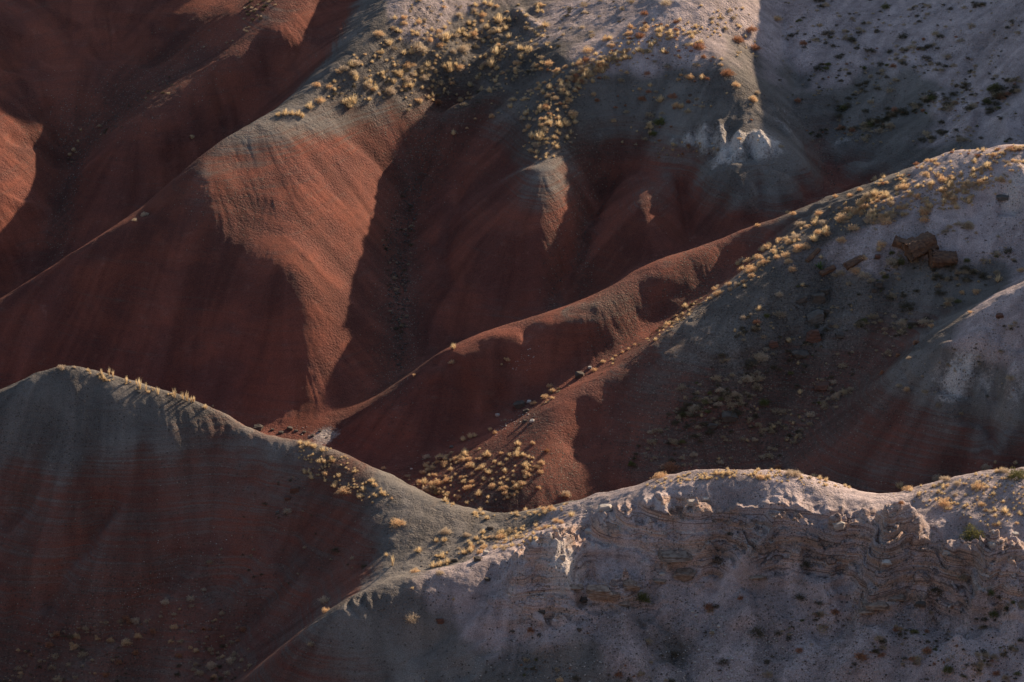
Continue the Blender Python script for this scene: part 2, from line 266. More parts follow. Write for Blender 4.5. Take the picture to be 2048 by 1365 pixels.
for poly, wd, ht in [
    # big hill: knob, the shelf under it, hollows
    ([(400, 400), (470, 385), (540, 385), (590, 400)], 2.2, .2), 
    ([(300, 418), (290, 432)], .5, -.25), ([(180, 500), (215, 492)], .8, -.25), 
    ([(700, 270), (760, 330), (800, 380)], .5, -.25), ([(640, 300), (720, 400), (745, 440)], .4, -.15), ([(600, 300), (700, 430)], .35, -.12),
    ([(560, 240), (540, 330), (420, 400)], 1.4, .2),
    # left dome and spur
    ([(85, 195), (100, 240), (115, 262), (130, 300)], .6, -.6), ([(0, 268), (70, 290), (130, 330)], .7, -.4), ([(55, 400), (70, 440)], 1.6, .5), ([(330, 300), (345, 322)], .6, -.45),
    ([(500, 165), (470, 200), (430, 240)], .7, -.3), ([(470, 230), (440, 235)], .9, .45), ([(370, 250), (300, 300)], 1.2, .25),
    ([(150, 40), (110, 140)], 1.2, -.5), ([(260, 20), (190, 130)], 1.2, -.5), ([(350, 30), (290, 140)], 1.0, -.45), ([(40, 60), (20, 150)], 1.4, -.6),
    # second hill and the lobes under the cone
    ([(1000, 490), (1045, 500)], .7, .35), ([(930, 330), (900, 450), (880, 560)], .5, -.4), ([(1060, 330), (1030, 430), (1000, 560)], 2.0, .5), ([(1110, 300), (1125, 380), (1120, 470), (1090, 560)], 2.0, .4), ([(1300, 335), (1300, 400), (1290, 500), (1280, 570)], 2.0, .55), ([(1470, 335), (1475, 390), (1470, 450)], 1.7, .5), ([(1565, 345), (1575, 420)], 1.3, .45),
    ([(1420, 345), (1425, 420)], .9, .3), ([(1240, 305), (1215, 365), (1170, 440), (1160, 490), (1130, 545), (1095, 600)], .6, -.95), ([(1360, 345), (1368, 400), (1384, 480)], .45, -.7), ([(1200, 300), (1180, 400)], .5, -.4),
    ([(1445, 345), (1450, 450)], .35, -.3), ([(1520, 345), (1525, 430)], .4, -.6), ([(1600, 345), (1625, 400)], .5, -.4),
    # pale flutes of the cone
    ([(1405, 235), (1412, 290), (1408, 318)], .35, .4), ([(1430, 240), (1445, 300)], .35, .45), ([(1478, 265), (1484, 320)], .4, .4), ([(1505, 262), (1530, 300), (1560, 326)], .4, .35), ([(1378, 270), (1368, 318)], .4, .35), ([(1345, 270), (1352, 318)], .4, .3), ([(1460, 240), (1462, 320)], .3, -.5), ([(1425, 250), (1428, 320)], .3, -.4), ([(1500, 275), (1508, 325)], .3, -.45), ([(1390, 250), (1390, 322)], .3, -.4), ([(1550, 290), (1545, 328)], .25, -.4),
    ([(1200, 262), (1215, 290)], .5, .35), ([(1030, 10), (1060, 50), (1080, 66)], .5, .5), ([(985, 55), (1000, 85)], .5, .4), ([(1010, 100), (1020, 150), (1035, 170)], .4, -.3), ([(1040, 100), (1060, 150)], .4, -.3),
    # bowl
    ([(1555, 0), (1570, 90), (1592, 140), (1600, 190)], .6, -.5), ([(1790, 60), (1700, 180), (1620, 300)], .8, -.5), ([(1900, 60), (1800, 200), (1700, 290)], .8, -.35), ([(1990, 60), (1900, 200)], .9, -.4), ([(1870, 180), (1880, 240)], .7, .5), ([(1950, 220), (1930, 275)], .8, .6), ([(2020, 225), (2010, 285)], .8, .7), ([(1540, 200), (1560, 240), (1590, 290)], .5, .5),
    ([(1640, 310), (1760, 312)], .5, -.5), ([(1700, 318), (1740, 350)], .8, .4),
    # middle spur
    ([(800, 800), (880, 745), (1000, 705), (1120, 680), (1200, 655), (1280, 600), (1350, 560), (1440, 500)], 1.2, .45),
    ([(860, 730), (900, 735), (915, 722)], .6, -.35), ([(930, 760), (1000, 770)], 1.2, .3), ([(1040, 690), (1120, 700)], 1.0, -.25), ([(1075, 740), (1060, 800)], .5, -.35), ([(1000, 770), (985, 830)], .6, -.3), ([(1660, 425), (1700, 408), (1750, 402)], .8, .6),
    # dark ridge
    ([(1830, 320), (1980, 300)], .8, -.5), ([(1720, 430), (1900, 360)], .9, .35), ([(1480, 560), (1380, 660), (1260, 740)], .5, -.3), ([(1700, 500), (1600, 700), (1500, 880)], 1.6, -.4), ([(1850, 480), (1750, 640), (1650, 800)], 1.5, -.4), ([(1560, 540), (1440, 760), (1360, 900)], 1.8, .4), ([(1950, 400), (2000, 470)], 1.4, -.4),
    ([(1330, 700), (1230, 790), (1120, 930)], 1.0, -.35), ([(1180, 790), (1130, 900)], .7, -.2), ([(1990, 395), (2048, 405)], .7, -.9), ([(2000, 350), (2048, 340)], .8, .4),
    # right knoll
    ([(1860, 730), (1900, 700), (1960, 690), (1990, 730)], .7, .6), ([(1985, 700), (1990, 780), (1985, 860), (1965, 920)], .5, -.7), ([(2040, 700), (2005, 790)], .6, .6), ([(1900, 820), (2048, 850)], .5, -.5), ([(1870, 765), (1960, 785)], .4, -.5),
    ([(1900, 705), (1880, 760)], .22, -.3), ([(1915, 700), (1902, 768)], .22, -.3), ([(1932, 695), (1926, 775)], .22, -.3), ([(1950, 692), (1950, 778)], .22, -.3), ([(1966, 695), (1970, 778)], .22, -.3), ([(2015, 720), (2000, 790)], .22, -.35), ([(2035, 715), (2030, 800)], .22, -.35),
    # near left slope: long shallow gullies
    ([(235, 960), (180, 1060), (120, 1140), (60, 1200)], .8, -.8), ([(60, 980), (0, 1060)], .8, -.5), ([(400, 1070), (330, 1160), (230, 1260), (120, 1320)], .8, -.6), ([(560, 1030), (480, 1120), (400, 1210)], 1.0, -.5), ([(620, 1000), (560, 1130), (480, 1260), (400, 1340)], .8, -.5), ([(700, 1080), (620, 1180), (540, 1270)], .8, -.4), ([(480, 880), (520, 920), (500, 980)], .6, -.3), ([(760, 1090), (700, 1150)], .5, -.35), ([(20, 1200), (140, 1180)], 1.5, -.6),
    # near right cliff: promontories, alcoves and talus gullies
    ([(1800, 1035), (1790, 1075), (1765, 1110), (1755, 1150), (1750, 1200)], 1.0, 2.0), ([(1900, 1092), (1905, 1140)], .7, .8), ([(1985, 1100), (1970, 1150), (1945, 1230)], .9, 1.6), ([(1525, 1060), (1510, 1120), (1490, 1170)], .8, 1.3), ([(1385, 1010), (1395, 1060)], .6, .7), ([(1680, 1050), (1665, 1090)], .7, .8), ([(1125, 1090), (1110, 1150), (1130, 1220)], 1.1, 1.4), ([(1080, 1120), (1040, 1190), (1000, 1260)], .9, 1.1),
    ([(1600, 1060), (1590, 1110)], .9, -.5), ([(1720, 1060), (1715, 1120), (1700, 1200), (1640, 1290)], 1.0, -1.0), ([(1850, 1110), (1850, 1170), (1880, 1260)], .9, -.8), ([(1930, 1130), (1925, 1200), (1900, 1290)], .7, -.8), ([(1440, 1050), (1430, 1110), (1420, 1180), (1400, 1290)], 1.0, -.8), ([(1250, 1080), (1255, 1150)], 1.2, -.5), ([(1560, 1150), (1620, 1230), (1560, 1330)], .9, -.5), ([(1180, 1110), (1175, 1190)], .5, -.5), ([(1330, 1200), (1360, 1300), (1380, 1365)], .7, -.6), ([(1060, 1200), (960, 1290), (900, 1365)], .7, -.6), ([(960, 1180), (880, 1260), (800, 1320)], .7, -.4), ([(1000, 1230), (920, 1340)], .6, .6), ([(1250, 1230), (1240, 1365)], 1.6, .7), ([(1740, 1180), (1735, 1250)], .8, .7), ([(1900, 1280), (1960, 1365)], 1.0, .6), ([(1130, 1240), (1100, 1330)], .9, .5), ([(1760, 1270), (1700, 1365)], 1.0, .5), ([(1500, 1190), (1480, 1250)], .8, .5), ([(1200, 1185), (1215, 1225)], 1.1, .6), ([(1262, 1170), (1240, 1210)], .7, .5),
    ([(1840, 1000), (1790, 1020)], .8, -.3), ([(1900, 1030), (2048, 1060)], 1.4, .25), ([(2048, 1000), (1960, 1060)], 1.0, -.2),
  ]: stamp(poly, wd, ht)
print('stamped', time.time() - T0)

# rills: white noise smeared down the fall line
gy_, gx_ = np.gradient(FB, FH)
sl_ = np.hypot(gx_, gy_); ux, uy = gx_ / np.maximum(sl_, .03), gy_ / np.maximum(sl_, .03)
rs_ = np.random.RandomState(5)
def blur(a, n):
    for k in range(n):
        p = np.pad(a, 1, mode='edge'); a = (p[1:-1, 1:-1] * 2 + p[1:-1, 2:] + p[1:-1, :-2] + p[2:, 1:-1] + p[:-2, 1:-1]) / 6
    return a
def near(z, gx, gy): return z[np.clip((gy + .5).astype(int), 0, z.shape[0] - 1), np.clip((gx + .5).astype(int), 0, z.shape[1] - 1)]
def lic(noise, steps, ds):
    JJ, II = np.mgrid[0:noise.shape[0], 0:noise.shape[1]].astype(float); acc = noise.copy(); n = 1.0
    for sg in (1, -1):
        x = II.copy(); y = JJ.copy()
        for k in range(steps):
            x += sg * ds * near(ux, x, y); y += sg * ds * near(uy, x, y)
            wgt = 1 - k / steps; acc += wgt * near(noise, x, y); n += wgt
    acc = blur(acc / n, 1); acc -= acc.mean(); return acc / acc.std()
wn = rs_.randn(*FB.shape)
RILL2 = lic(blur(rs_.randn(*FB.shape), 10), 14, 2.4)
slf = sst(.18, .55, sl_)
RH, RX0, RY0 = .125, -52.0, 150.0
rx_, ry_ = np.meshgrid(np.arange(RX0, 52, RH), np.arange(RY0, 262, RH))
ux0, uy0 = ux, uy
ux = bilin(ux0, (rx_ - X0) / FH, (ry_ - Y0) / FH); uy = bilin(uy0, (rx_ - X0) / FH, (ry_ - Y0) / FH)
RILL1 = lic(blur(rs_.randn(*rx_.shape), 1), 16, 1.5)
RILL0 = lic(blur(rs_.randn(*rx_.shape), 5), 16, 2.5)
def gr_(field, x, y): return bilin(field, (x - RX0) / RH, (y - RY0) / RH)
print('rills', time.time() - T0)
def contact(x, y): return np.minimum(12 + .165 * (y - 229), 12.3 + 5 * sst(-8, -15, x)) + 1.7 * sst(17, 25, x) * sst(206, 196, y) + 1.5 * sst(-8, -12, x) * sst(208, 212, y) * sst(231, 224, y) - .9 * sst(17, 20, x) * sst(222, 225, y) + 1.6 * sst(-11, -15, x) * sst(236, 240, y) + 1.7 * sst(-3, 1, x) * sst(205.5, 208, y) * sst(219, 216, y) + 2.1 * sst(-6, -10, x) * sst(192, 188, y)
def g(field, x, y): return bilin(field, (x - X0) / FH, (y - Y0) / FH)
# rock exposure: where the mauve beds above the contact break into ledges
def blob(pts):                                  # [(px, py, radius_x, radius_y_on_ground, weight)]
    m = np.zeros_like(FB); c = march(base_h, [p[0] for p in pts], [p[1] for p in pts])
    for p, q in zip(pts, c): m = np.maximum(m, p[4] * np.exp(-(((GX - q[0]) / p[2]) ** 2 + ((GY - q[1]) / p[3]) ** 2) ** 1.3))
    return m
CLIFF = blob([(1100, 1130, 3.2, 2.2, .9), (1200, 1060, 4, 1.8, .9), (1330, 1040, 4, 1.8, .9), (1450, 1070, 4, 2, .9), (1560, 1075, 3.5, 2, 1), (1670, 1080, 3.5, 2, 1), (1780, 1130, 3, 2.2, 1), (1880, 1140, 3.5, 2, 1), (1990, 1150, 3.5, 2, 1), (2100, 1170, 4, 2, 1),
              (1230, 1200, 3, 1.5, .8), (1090, 1220, 3, 2, .8), (1340, 1130, 2, 1, .7), (1750, 1210, 2, 1.5, .8), (690, 1215, 1.4, 1, .6), (2300, 1180, 6, 3, 1)])
FLUTE = blob([(1400, 290, 3, 1.8, 1), (1490, 295, 3, 2, 1), (1345, 300, 2, 1.2, .8), (1210, 285, 1.2, 1, .6), (1570, 250, 1.5, 4, .6), (1940, 745, 3, 1.6, 1), (2040, 760, 1.8, 1.6, .9), (2000, 250, 4, 2, .6), (1700, 415, 2.2, 1, .9), (1620, 425, 1.5, .6, .7),
              (2030, 380, 2, 2, .7), (1120, 1160, 1.6, 2.2, .9), (1755, 1150, .9, 1.6, .9), (1505, 1140, .9, 1.4, .8), (1955, 1170, .9, 1.6, .8), (1030, 1240, 1.2, 2, .7), (1330, 1130, 1.4, .5, .6), (1900, 1160, .8, .8, .5), (1660, 290, 2.5, .8, .5), (620, 866, 3.2, 1.6, 1.2), (450, 850, 1.2, .7, .6), (640, 870, 1.8, 1.3, .9), (600, 858, 2, .7, .5), (660, 1215, 1.2, .8, .5), (1030, 25, 1, 1.5, .5)])
def ledge(d, x, y):
    lam = .62; ph = d / lam + .35 * NZ[1](x / 7.0, y / 7.0) + .10 * NZ[2](x / .9, y / .9); la = np.floor(ph); f = ph - la
    hs = lambda a, b: (np.sin(a * 127.1 + b * 311.7) * 43758.5453) % 1.0
    cell = np.floor(x / .62 + 5 * hs(la, 1.0) + .5 * NZ[3](x / 1.1, y / 1.1)); c2 = np.floor(x / .27 + 7 * hs(la, 2.0) + .4 * NZ[1](x / .6, y / .6))
    return (sst(.38, .52, f) - f) * lam + .40 * (hs(cell, la) - .5) + .16 * (hs(c2, la + .5) - .5)
def detail_h(x, y):
    b = g(FB, x, y) if False else cubic(FB, (x - X0) / FH, (y - Y0) / FH)
    s = g(slf, x, y); d = b - contact(x, y) + .5 * fbm(x, y, 9, 2, k=1)
    soft = sst(-.6, 1.4, d)                     # 0 red mudstone, 1 the gray and mauve beds
    cl = g(CLIFF, x, y) * sst(1.5, 3.0, d + 1.5); fl = g(FLUTE, x, y)
    r1 = gr_(RILL1, x, y); r2 = g(RILL2, x, y)
    z = b + .075 * fbm(x, y, 5.0, 3, k=2) * (.4 + .7 * soft)
    lump = np.abs(fbm(x, y, 2.6, 3, k=4)); z = z - .07 * (1 - soft) * (1 - lump) * 0 + .05 * fbm(x, y, 1.3, 3, k=3) * (.35 + .8 * soft)
    r0 = gr_(RILL0, x, y); z = z + s * (-.060 * np.clip(-r2, 0, 3) ** 1.2 * (.5 + .5 * soft) - .055 * np.clip(.9 - np.abs(r0) * 1.6, 0, 1) * (.75 + .3 * soft) * sst(-.4, .5, NZ[0](x / 9, y / 9) + .2) + .011 * r1 * (.6 + .6 * soft))
    z = z + fl * s * (.10 * r2 + .05 * r1)
    led = sst(.05, .35, d) * sst(.9, .45, d) * sst(-.1, .35, NZ[4](x / 6, y / 6) + .25) * sst(.1, .3, s) * sst(-6, -1, x)      # the dark ledge on the contact
    z = z + .22 * led * (sst(.3, .6, d) - .5)
    z = z + cl * (1.0 * ledge(d, x, y) + .85 * (.42 - np.abs(fbm(x, y * .6, 2.6, 4, k=5))) + .08 * r2 + .06 * fbm(x * 1.0, y * .35, .6, 3, k=1))
    z = z + .8 * sst(6.0, 4.0, np.abs(y - 163)) * sst(-3, 3, x) * s * (.3 - np.abs(fbm(x, y * .5, 4.2, 3, k=0)))
    z = z + (.018 + .03 * cl) * fbm(x, y, .55, 3, k=2) * (.5 + .8 * soft)
    return z

# ------------------------------------------------------------------ terrain mesh
def grid_mesh(name, xs, ys, zz):
    ny, nx = zz.shape
    me = bpy.data.meshes.new(name)
    co = np.stack([xs, ys, zz], -1).reshape(-1, 3).astype(np.float32)
    idx = np.arange(ny * nx).reshape(ny, nx)
    q = np.stack([idx[:-1, :-1], idx[:-1, 1:], idx[1:, 1:], idx[1:, :-1]], -1).reshape(-1)
    me.vertices.add(len(co)); me.vertices.foreach_set('co', co.ravel())
    me.loops.add(len(q)); me.loops.foreach_set('vertex_index', q.astype(np.int32))
    nf = len(q) // 4
    me.polygons.add(nf); me.polygons.foreach_set('loop_start', np.arange(0, nf * 4, 4, dtype=np.int32))
    me.update(calc_edges=True)
    me.polygons.foreach_set('use_smooth', np.ones(nf, dtype=bool))
    return me
QU = 1.0
dy_ = .115 / QU; c_ = np.arange(-1.1, 1.1001, .0022 / QU)
ys = np.concatenate([np.linspace(Y0 + 1, 152, 50)[:-1], np.arange(152, 158, dy_), np.arange(158, 176, .065), np.arange(176, 258, dy_), np.linspace(258, Y1 - 1, 60)])
out = np.linspace(0, 1, 26)[1:]
yy = np.repeat(ys[:, None], len(c_) + 50, 1); wv = .178 * ys
xc = wv[:, None] * c_[None, :]
xl = (-1.1 * wv)[:, None] * (1 - out[::-1][None, :]) + (X0 + 1) * out[::-1][None, :]; xr = (1.1 * wv)[:, None] * (1 - out[None, :]) + (X1 - 1) * out[None, :]
xx = np.concatenate([xl, xc, xr], 1)
zz = detail_h(xx, yy)
me = grid_mesh('badlands_terrain', xx, yy, zz)
print('mesh', zz.shape, time.time() - T0)

# where each kind of ground lies (masks of the real surface, mixed in the material)
def masks(x, y, z):
    d = z - contact(x, y) + .7 * fbm(x, y, 11, 3, k=3) + .22 * fbm(x, y, 1.6, 3, k=1)
    gray = sst(-1.9, 1.3, d + .2 * g(RILL2, x, y))
    gray = np.maximum(gray, (.30 + .14 * NZ[3](x / 4, y / 4)) * sst(-.5, -1.5, np.abs(x + 25) - 27) * sst(190, 187, y))
    gray = np.maximum(gray, (.30 + .14 * NZ[3](x / 4, y / 4)) * sst(6, 10, x) * sst(204, 200, y))
    mauve = sst(2.6, 4.6, d + .035 * x + .9 * fbm(x, y, 7, 2, k=5) + 1.6 * sst(-6, 2, x) * sst(178, 170, y))
    mauve = np.maximum(mauve, g(MAUVE, x, y))
    pale = np.maximum(g(PALE, x, y) * sst(-.6, .5, d), g(WASH, x, y)); band = g(CLIFF, x, y) * sst(.3, 2.0, d)
    peb = g(PEB, x, y)
    return gray, mauve, pale, band, peb, np.clip(.5 + .16 * g(RILL2, x, y) + .08 * gr_(RILL1, x, y), 0, 1)
PALE = np.maximum(FLUTE * (.62 + .16 * RILL2) * (slf > -1), 0)
WASH = blob([(580, 866, 2.4, .8, .35), (648, 872, 1.3, 1.6, .75)])
MAUVE = blob([(1800, 60, 9, 8, .45), (1980, 120, 8, 8, .4), (1430, 15, 4, 4, .8), (1700, 1000, 14, 4, .9), (1990, 1020, 9, 7, .9), (1260, 1010, 6, 4, .7), (2030, 390, 2.5, 3, .9), (1500, 1120, 12, 5, .7), (1300, 1120, 9, 4, .7)])
PEB = blob([(800, 620, 1.6, 14, 1), (820, 380, 1.4, 5, .9), (850, 290, 2, 5, .9), (1000, 960, 6, 4, .9), (900, 975, 5, 4, .9), (1060, 850, 1.5, 4, .7), (900, 150, 7, 9, .7), (1020, 90, 5, 10, .7), (180, 270, 4, 4, .8), (250, 210, 4, 5, .8), (350, 150, 4, 5, .7), (130, 400, 1.2, 7, .8),
            (1480, 780, 7, 7, 1), (1620, 620, 7, 8, .8), (1640, 760, 5, 6, 1), (1420, 880, 5, 4, 1), (1350, 800, 4, 4, .8), (1560, 880, 4, 4, 1), (1300, 890, 3, 3, .8), (1240, 640, 2, 4, .6), (1400, 590, 2.5, 5, .8), (1165, 470, .8, 7, .8), (1110, 590, .8, 4, .7), (1640, 340, 1, 4, .6), (160, 1300, 9, 4, .6), (330, 1230, 6, 3, .5), (1560, 1300, 14, 4, .5), (1280, 1300, 6, 5, .5), (1160, 300, 2.6, 3, .7), (480, 410, 4.5, 3.5, .25), (1720, 880, 6, 6, .0)])
ga, ma, pa, ba, pe, dd_ = masks(xx, yy, zz)
def col_attr(me, name, r, gg, b, a):
    at = me.color_attributes.new(name, 'FLOAT_COLOR', 'POINT')
    at.data.foreach_set('color', np.stack([r, gg, b, a], -1).astype(np.float32).ravel())
col_attr(me, 'beds', ga, ma, pa, np.ones_like(ga)); col_attr(me, 'cover', ba, pe, dd_, np.ones_like(ga))
print('attrs', time.time() - T0)

def N(nt, t, **k):
    n = nt.nodes.new(t)
    for a, b in k.items():
        if a == 'i':
            for x, y in b.items(): n.inputs[x].default_value = y
        else: setattr(n, a, b)
    return n
def mixc(nt, f, a, b, mode='MIX'):
    n = nt.nodes.new('ShaderNodeMix'); n.data_type = 'RGBA'; n.blend_type = mode
    for s, v in ((0, f), (6, a), (7, b)):
        if isinstance(v, bpy.types.NodeSocket): nt.links.new(v, n.inputs[s])
        else: n.inputs[s].default_value = v if not isinstance(v, tuple) else (*v, 1)
    return n.outputs[2]
def math_(nt, op, a, b=0.0, c=None):
    n = nt.nodes.new('ShaderNodeMath'); n.operation = op
    for s, v in ((0, a), (1, b), (2, c)):
        if v is None: continue
        if isinstance(v, bpy.types.NodeSocket): nt.links.new(v, n.inputs[s])
        else: n.inputs[s].default_value = v
    return n.outputs[0]
def ramp(nt, x, a, b, lo=0.0, hi=1.0):
    n = nt.nodes.new('ShaderNodeMapRange'); n.interpolation_type = 'SMOOTHSTEP'
    nt.links.new(x, n.inputs[0])
    for s, v in ((1, a), (2, b), (3, lo), (4, hi)): n.inputs[s].default_value = v
    return n.outputs[0]
def noise(nt, vec, sc, det=4, rough=.6, dist=0.0):
    n = N(nt, 'ShaderNodeTexNoise', i={'Scale': sc, 'Detail': det, 'Roughness': rough, 'Distortion': dist}); nt.links.new(vec, n.inputs['Vector']); return n.outputs['Fac']

COL = dict(red=(.225, .072, .046), red2=(.150, .056, .042), red3=(.30, .125, .088), mid=(.155, .095, .075), gray=(.215, .186, .162), gray2=(.142, .121, .107), mauve=(.49, .385, .36), mauve2=(.34, .265, .25),
           pale=(.58, .51, .46), orange=(.50, .31, .21), brown=(.13, .072, .05), peb=(.085, .065, .052), pebl=(.26, .21, .16))
def ground_material():
    m = bpy.data.materials.new('badlands_ground'); m.use_nodes = True; nt = m.node_tree
    bs = nt.nodes['Principled BSDF']; bs.inputs['Roughness'].default_value = .95; bs.inputs['Specular IOR Level'].default_value = .15
    geo = N(nt, 'ShaderNodeNewGeometry').outputs['Position']
    A = N(nt, 'ShaderNodeVertexColor', layer_name='beds'); B = N(nt, 'ShaderNodeVertexColor', layer_name='cover')
    sa = N(nt, 'ShaderNodeSeparateColor'); nt.links.new(A.outputs[0], sa.inputs[0]); sb = N(nt, 'ShaderNodeSeparateColor'); nt.links.new(B.outputs[0], sb.inputs[0])
    n1 = noise(nt, geo, .22, 5, .6, .6); n2 = noise(nt, geo, 1.1, 5, .65); n3 = noise(nt, geo, 5.0, 5, .7); n4 = noise(nt, geo, 16.0, 3, .7)
    wv = nt.nodes.new('ShaderNodeMapping'); wv.inputs['Scale'].default_value = (.25, .25, 3.2); nt.links.new(geo, wv.inputs[0])
    st = noise(nt, wv.outputs[0], 1.0, 4, .55, .3)                                     # beds: thin flat-lying bands
    wf = nt.nodes.new('ShaderNodeMapping'); wf.inputs['Scale'].default_value = (.12, .12, 9.0); nt.links.new(geo, wf.inputs[0])
    st2 = noise(nt, wf.outputs[0], 1.0, 3, .6, .5)
    red = mixc(nt, ramp(nt, n1, .35, .65), COL['red'], COL['red2']); red = mixc(nt, ramp(nt, n2, .55, .8, 0, .55), red, COL['red3'])
    red = mixc(nt, ramp(nt, st, .52, .68, 0, .45), red, COL['red2'])
    gr = mixc(nt, ramp(nt, n1, .3, .7), COL['gray'], COL['gray2']); gr = mixc(nt, ramp(nt, n3, .62, .8, 0, .6), gr, COL['peb'])
    mv = mixc(nt, ramp(nt, n2, .35, .7), COL['mauve'], COL['mauve2'])
    g_ = math_(nt, 'ADD', sa.outputs[0], math_(nt, 'ADD', math_(nt, 'MULTIPLY', math_(nt, 'SUBTRACT', n2, .5), .6), math_(nt, 'MULTIPLY', math_(nt, 'SUBTRACT', st2, .5), 1.1)))
    c = mixc(nt, ramp(nt, g_, .0, .6), red, COL['mid']); c = mixc(nt, ramp(nt, g_, .3, 1.0), c, gr)
    c = mixc(nt, ramp(nt, math_(nt, 'ADD', sa.outputs[1], math_(nt, 'MULTIPLY', math_(nt, 'SUBTRACT', n2, .5), .5)), .2, .85), c, mv)
    # banded cliff
    bc = mixc(nt, ramp(nt, st, .42, .58), COL['mauve'], COL['orange']); bc = mixc(nt, ramp(nt, st2, .55, .61, 0, .9), bc, COL['brown']); bc = mixc(nt, ramp(nt, st2, .42, .34, 0, .85), bc, COL['pale'])
    wk = nt.nodes.new('ShaderNodeMapping'); wk.inputs['Scale'].default_value = (1.0, .5, 2.6); nt.links.new(geo, wk.inputs[0])
    ck = N(nt, 'ShaderNodeTexVoronoi', feature='DISTANCE_TO_EDGE', i={'Scale': 1.7, 'Randomness': 1.0}); nt.links.new(wk.outputs[0], ck.inputs['Vector'])
    crack = math_(nt, 'MULTIPLY', ramp(nt, ck.outputs['Distance'], .05, .015), ramp(nt, n2, .45, .6)); bc = mixc(nt, math_(nt, 'MULTIPLY', crack, .8), bc, COL['brown'])
    c = mixc(nt, math_(nt, 'MULTIPLY', ramp(nt, math_(nt, 'ADD', sb.outputs[0], math_(nt, 'MULTIPLY', math_(nt, 'SUBTRACT', n2, .5), .8)), .3, .8), .8), c, bc)
    c = mixc(nt, math_(nt, 'MULTIPLY', ramp(nt, math_(nt, 'ADD', math_(nt, 'ADD', sa.outputs[2], math_(nt, 'MULTIPLY', math_(nt, 'SUBTRACT', n3, .5), .9)), math_(nt, 'MULTIPLY', math_(nt, 'SUBTRACT', n2, .5), .9)), .32, .85), .8), c, COL['pale'])
    # loose stones: dark and pale specks
    vo = N(nt, 'ShaderNodeTexVoronoi', i={'Scale': 7.0, 'Randomness': 1.0}); nt.links.new(geo, vo.inputs['Vector'])
    vs_ = N(nt, 'ShaderNodeSeparateColor'); nt.links.new(vo.outputs['Color'], vs_.inputs[0])
    spot = math_(nt, 'MULTIPLY', ramp(nt, vo.outputs['Distance'], .42, .30), 1.0)
    cov = math_(nt, 'ADD', math_(nt, 'MULTIPLY', sb.outputs[1], .75), math_(nt, 'MULTIPLY', math_(nt, 'MULTIPLY', sa.outputs[0], ramp(nt, n1, .4, .6, .2, 1.6)), .16))
    has = math_(nt, 'LESS_THAN', vs_.outputs[0], cov)
    c = mixc(nt, math_(nt, 'MULTIPLY', math_(nt, 'MULTIPLY', sb.outputs[1], ramp(nt, n3, .35, .6)), .65), c, COL['peb'])
    stone = mixc(nt, math_(nt, 'GREATER_THAN', math_(nt, 'ADD', vs_.outputs[1], math_(nt, 'MULTIPLY', sa.outputs[1], .4)), .62), COL['peb'], COL['pebl'])
    c = mixc(nt, math_(nt, 'MULTIPLY', math_(nt, 'MULTIPLY', spot, has), .8), c, stone)
    hv = N(nt, 'ShaderNodeHueSaturation'); nt.links.new(c, hv.inputs['Color']); nt.links.new(math_(nt, 'MULTIPLY', ramp(nt, n4, .25, .75, .6, 1.4), ramp(nt, sb.outputs[2], .2, .8, .80, 1.18)), hv.inputs['Value'])
    nt.links.new(hv.outputs[0], bs.inputs['Base Color'])
    vp = N(nt, 'ShaderNodeTexVoronoi', i={'Scale': 5.5, 'Randomness': 1.0, 'Detail': 2.0}); nt.links.new(geo, vp.inputs['Vector'])
    # relief too fine for the mesh
    hgt = math_(nt, 'ADD', math_(nt, 'MULTIPLY', n3, .5), math_(nt, 'MULTIPLY', n4, .35)); hgt = math_(nt, 'SUBTRACT', hgt, math_(nt, 'MULTIPLY', vp.outputs['Distance'], ramp(nt, n1, .38, .62, .05, .55))); hgt = math_(nt, 'ADD', hgt, math_(nt, 'MULTIPLY', math_(nt, 'MULTIPLY', spot, has), .5))
    hgt = math_(nt, 'ADD', hgt, math_(nt, 'MULTIPLY', math_(nt, 'MULTIPLY', st2, sb.outputs[0]), 1.2))
    bp = N(nt, 'ShaderNodeBump', i={'Strength': 1.0, 'Distance': .14}); nt.links.new(hgt, bp.inputs['Height']); nt.links.new(bp.outputs[0], bs.inputs['Normal'])
    return m
GM = ground_material()
me.materials.append(GM)
o = bpy.data.objects.new('terrain', me); C.objects.link(o); o['kind'] = 'structure'
# the land beyond, coarse, meeting the edge of the fine sheet and running to the horizon
def far_h(x, y):
    cx = np.clip(x, X0 + 2, X1 - 2); cy = np.clip(y, Y0 + 2, Y1 - 2); b = base_h(cx, cy)
    dist = np.hypot(x - cx, y - cy); k = sst(0, 60, dist)
    reg = 10 + 5 * fbm(x, y, 90, 3, k=2) + np.clip((110 - y) / 95, 0, 1.0) * 74 * sst(200, 60, np.abs(x)) * sst(-160, -60, y + 0)
    inside = (dist < .01) & (x > X0 + 3) & (x < X1 - 3) & (y > Y0 + 3) & (y < Y1 - 3)
    return b * (1 - k) + reg * k - np.where(inside, 4.0, 0.0)
a = np.linspace(-1, 1, 220); sx = np.sign(a) * (70 * np.abs(a) / .5 * (np.abs(a) < .5) + (70 + 6000 * ((np.abs(a) - .5).clip(0) / .5) ** 3) * (np.abs(a) >= .5))
fxx, fyy = np.meshgrid(sx, 205 + sx * 1.4)
fz = far_h(fxx, fyy)
me2 = grid_mesh('far_ground', fxx, fyy, fz)
one = np.ones_like(fz); col_attr(me2, 'beds', one * .8, one * .3, one * 0, one); col_attr(me2, 'cover', one * 0, one * .2, one * .5, one)
me2.materials.append(GM); o = bpy.data.objects.new('ground', me2); C.objects.link(o); o['kind'] = 'structure'
print('ground', time.time() - T0)

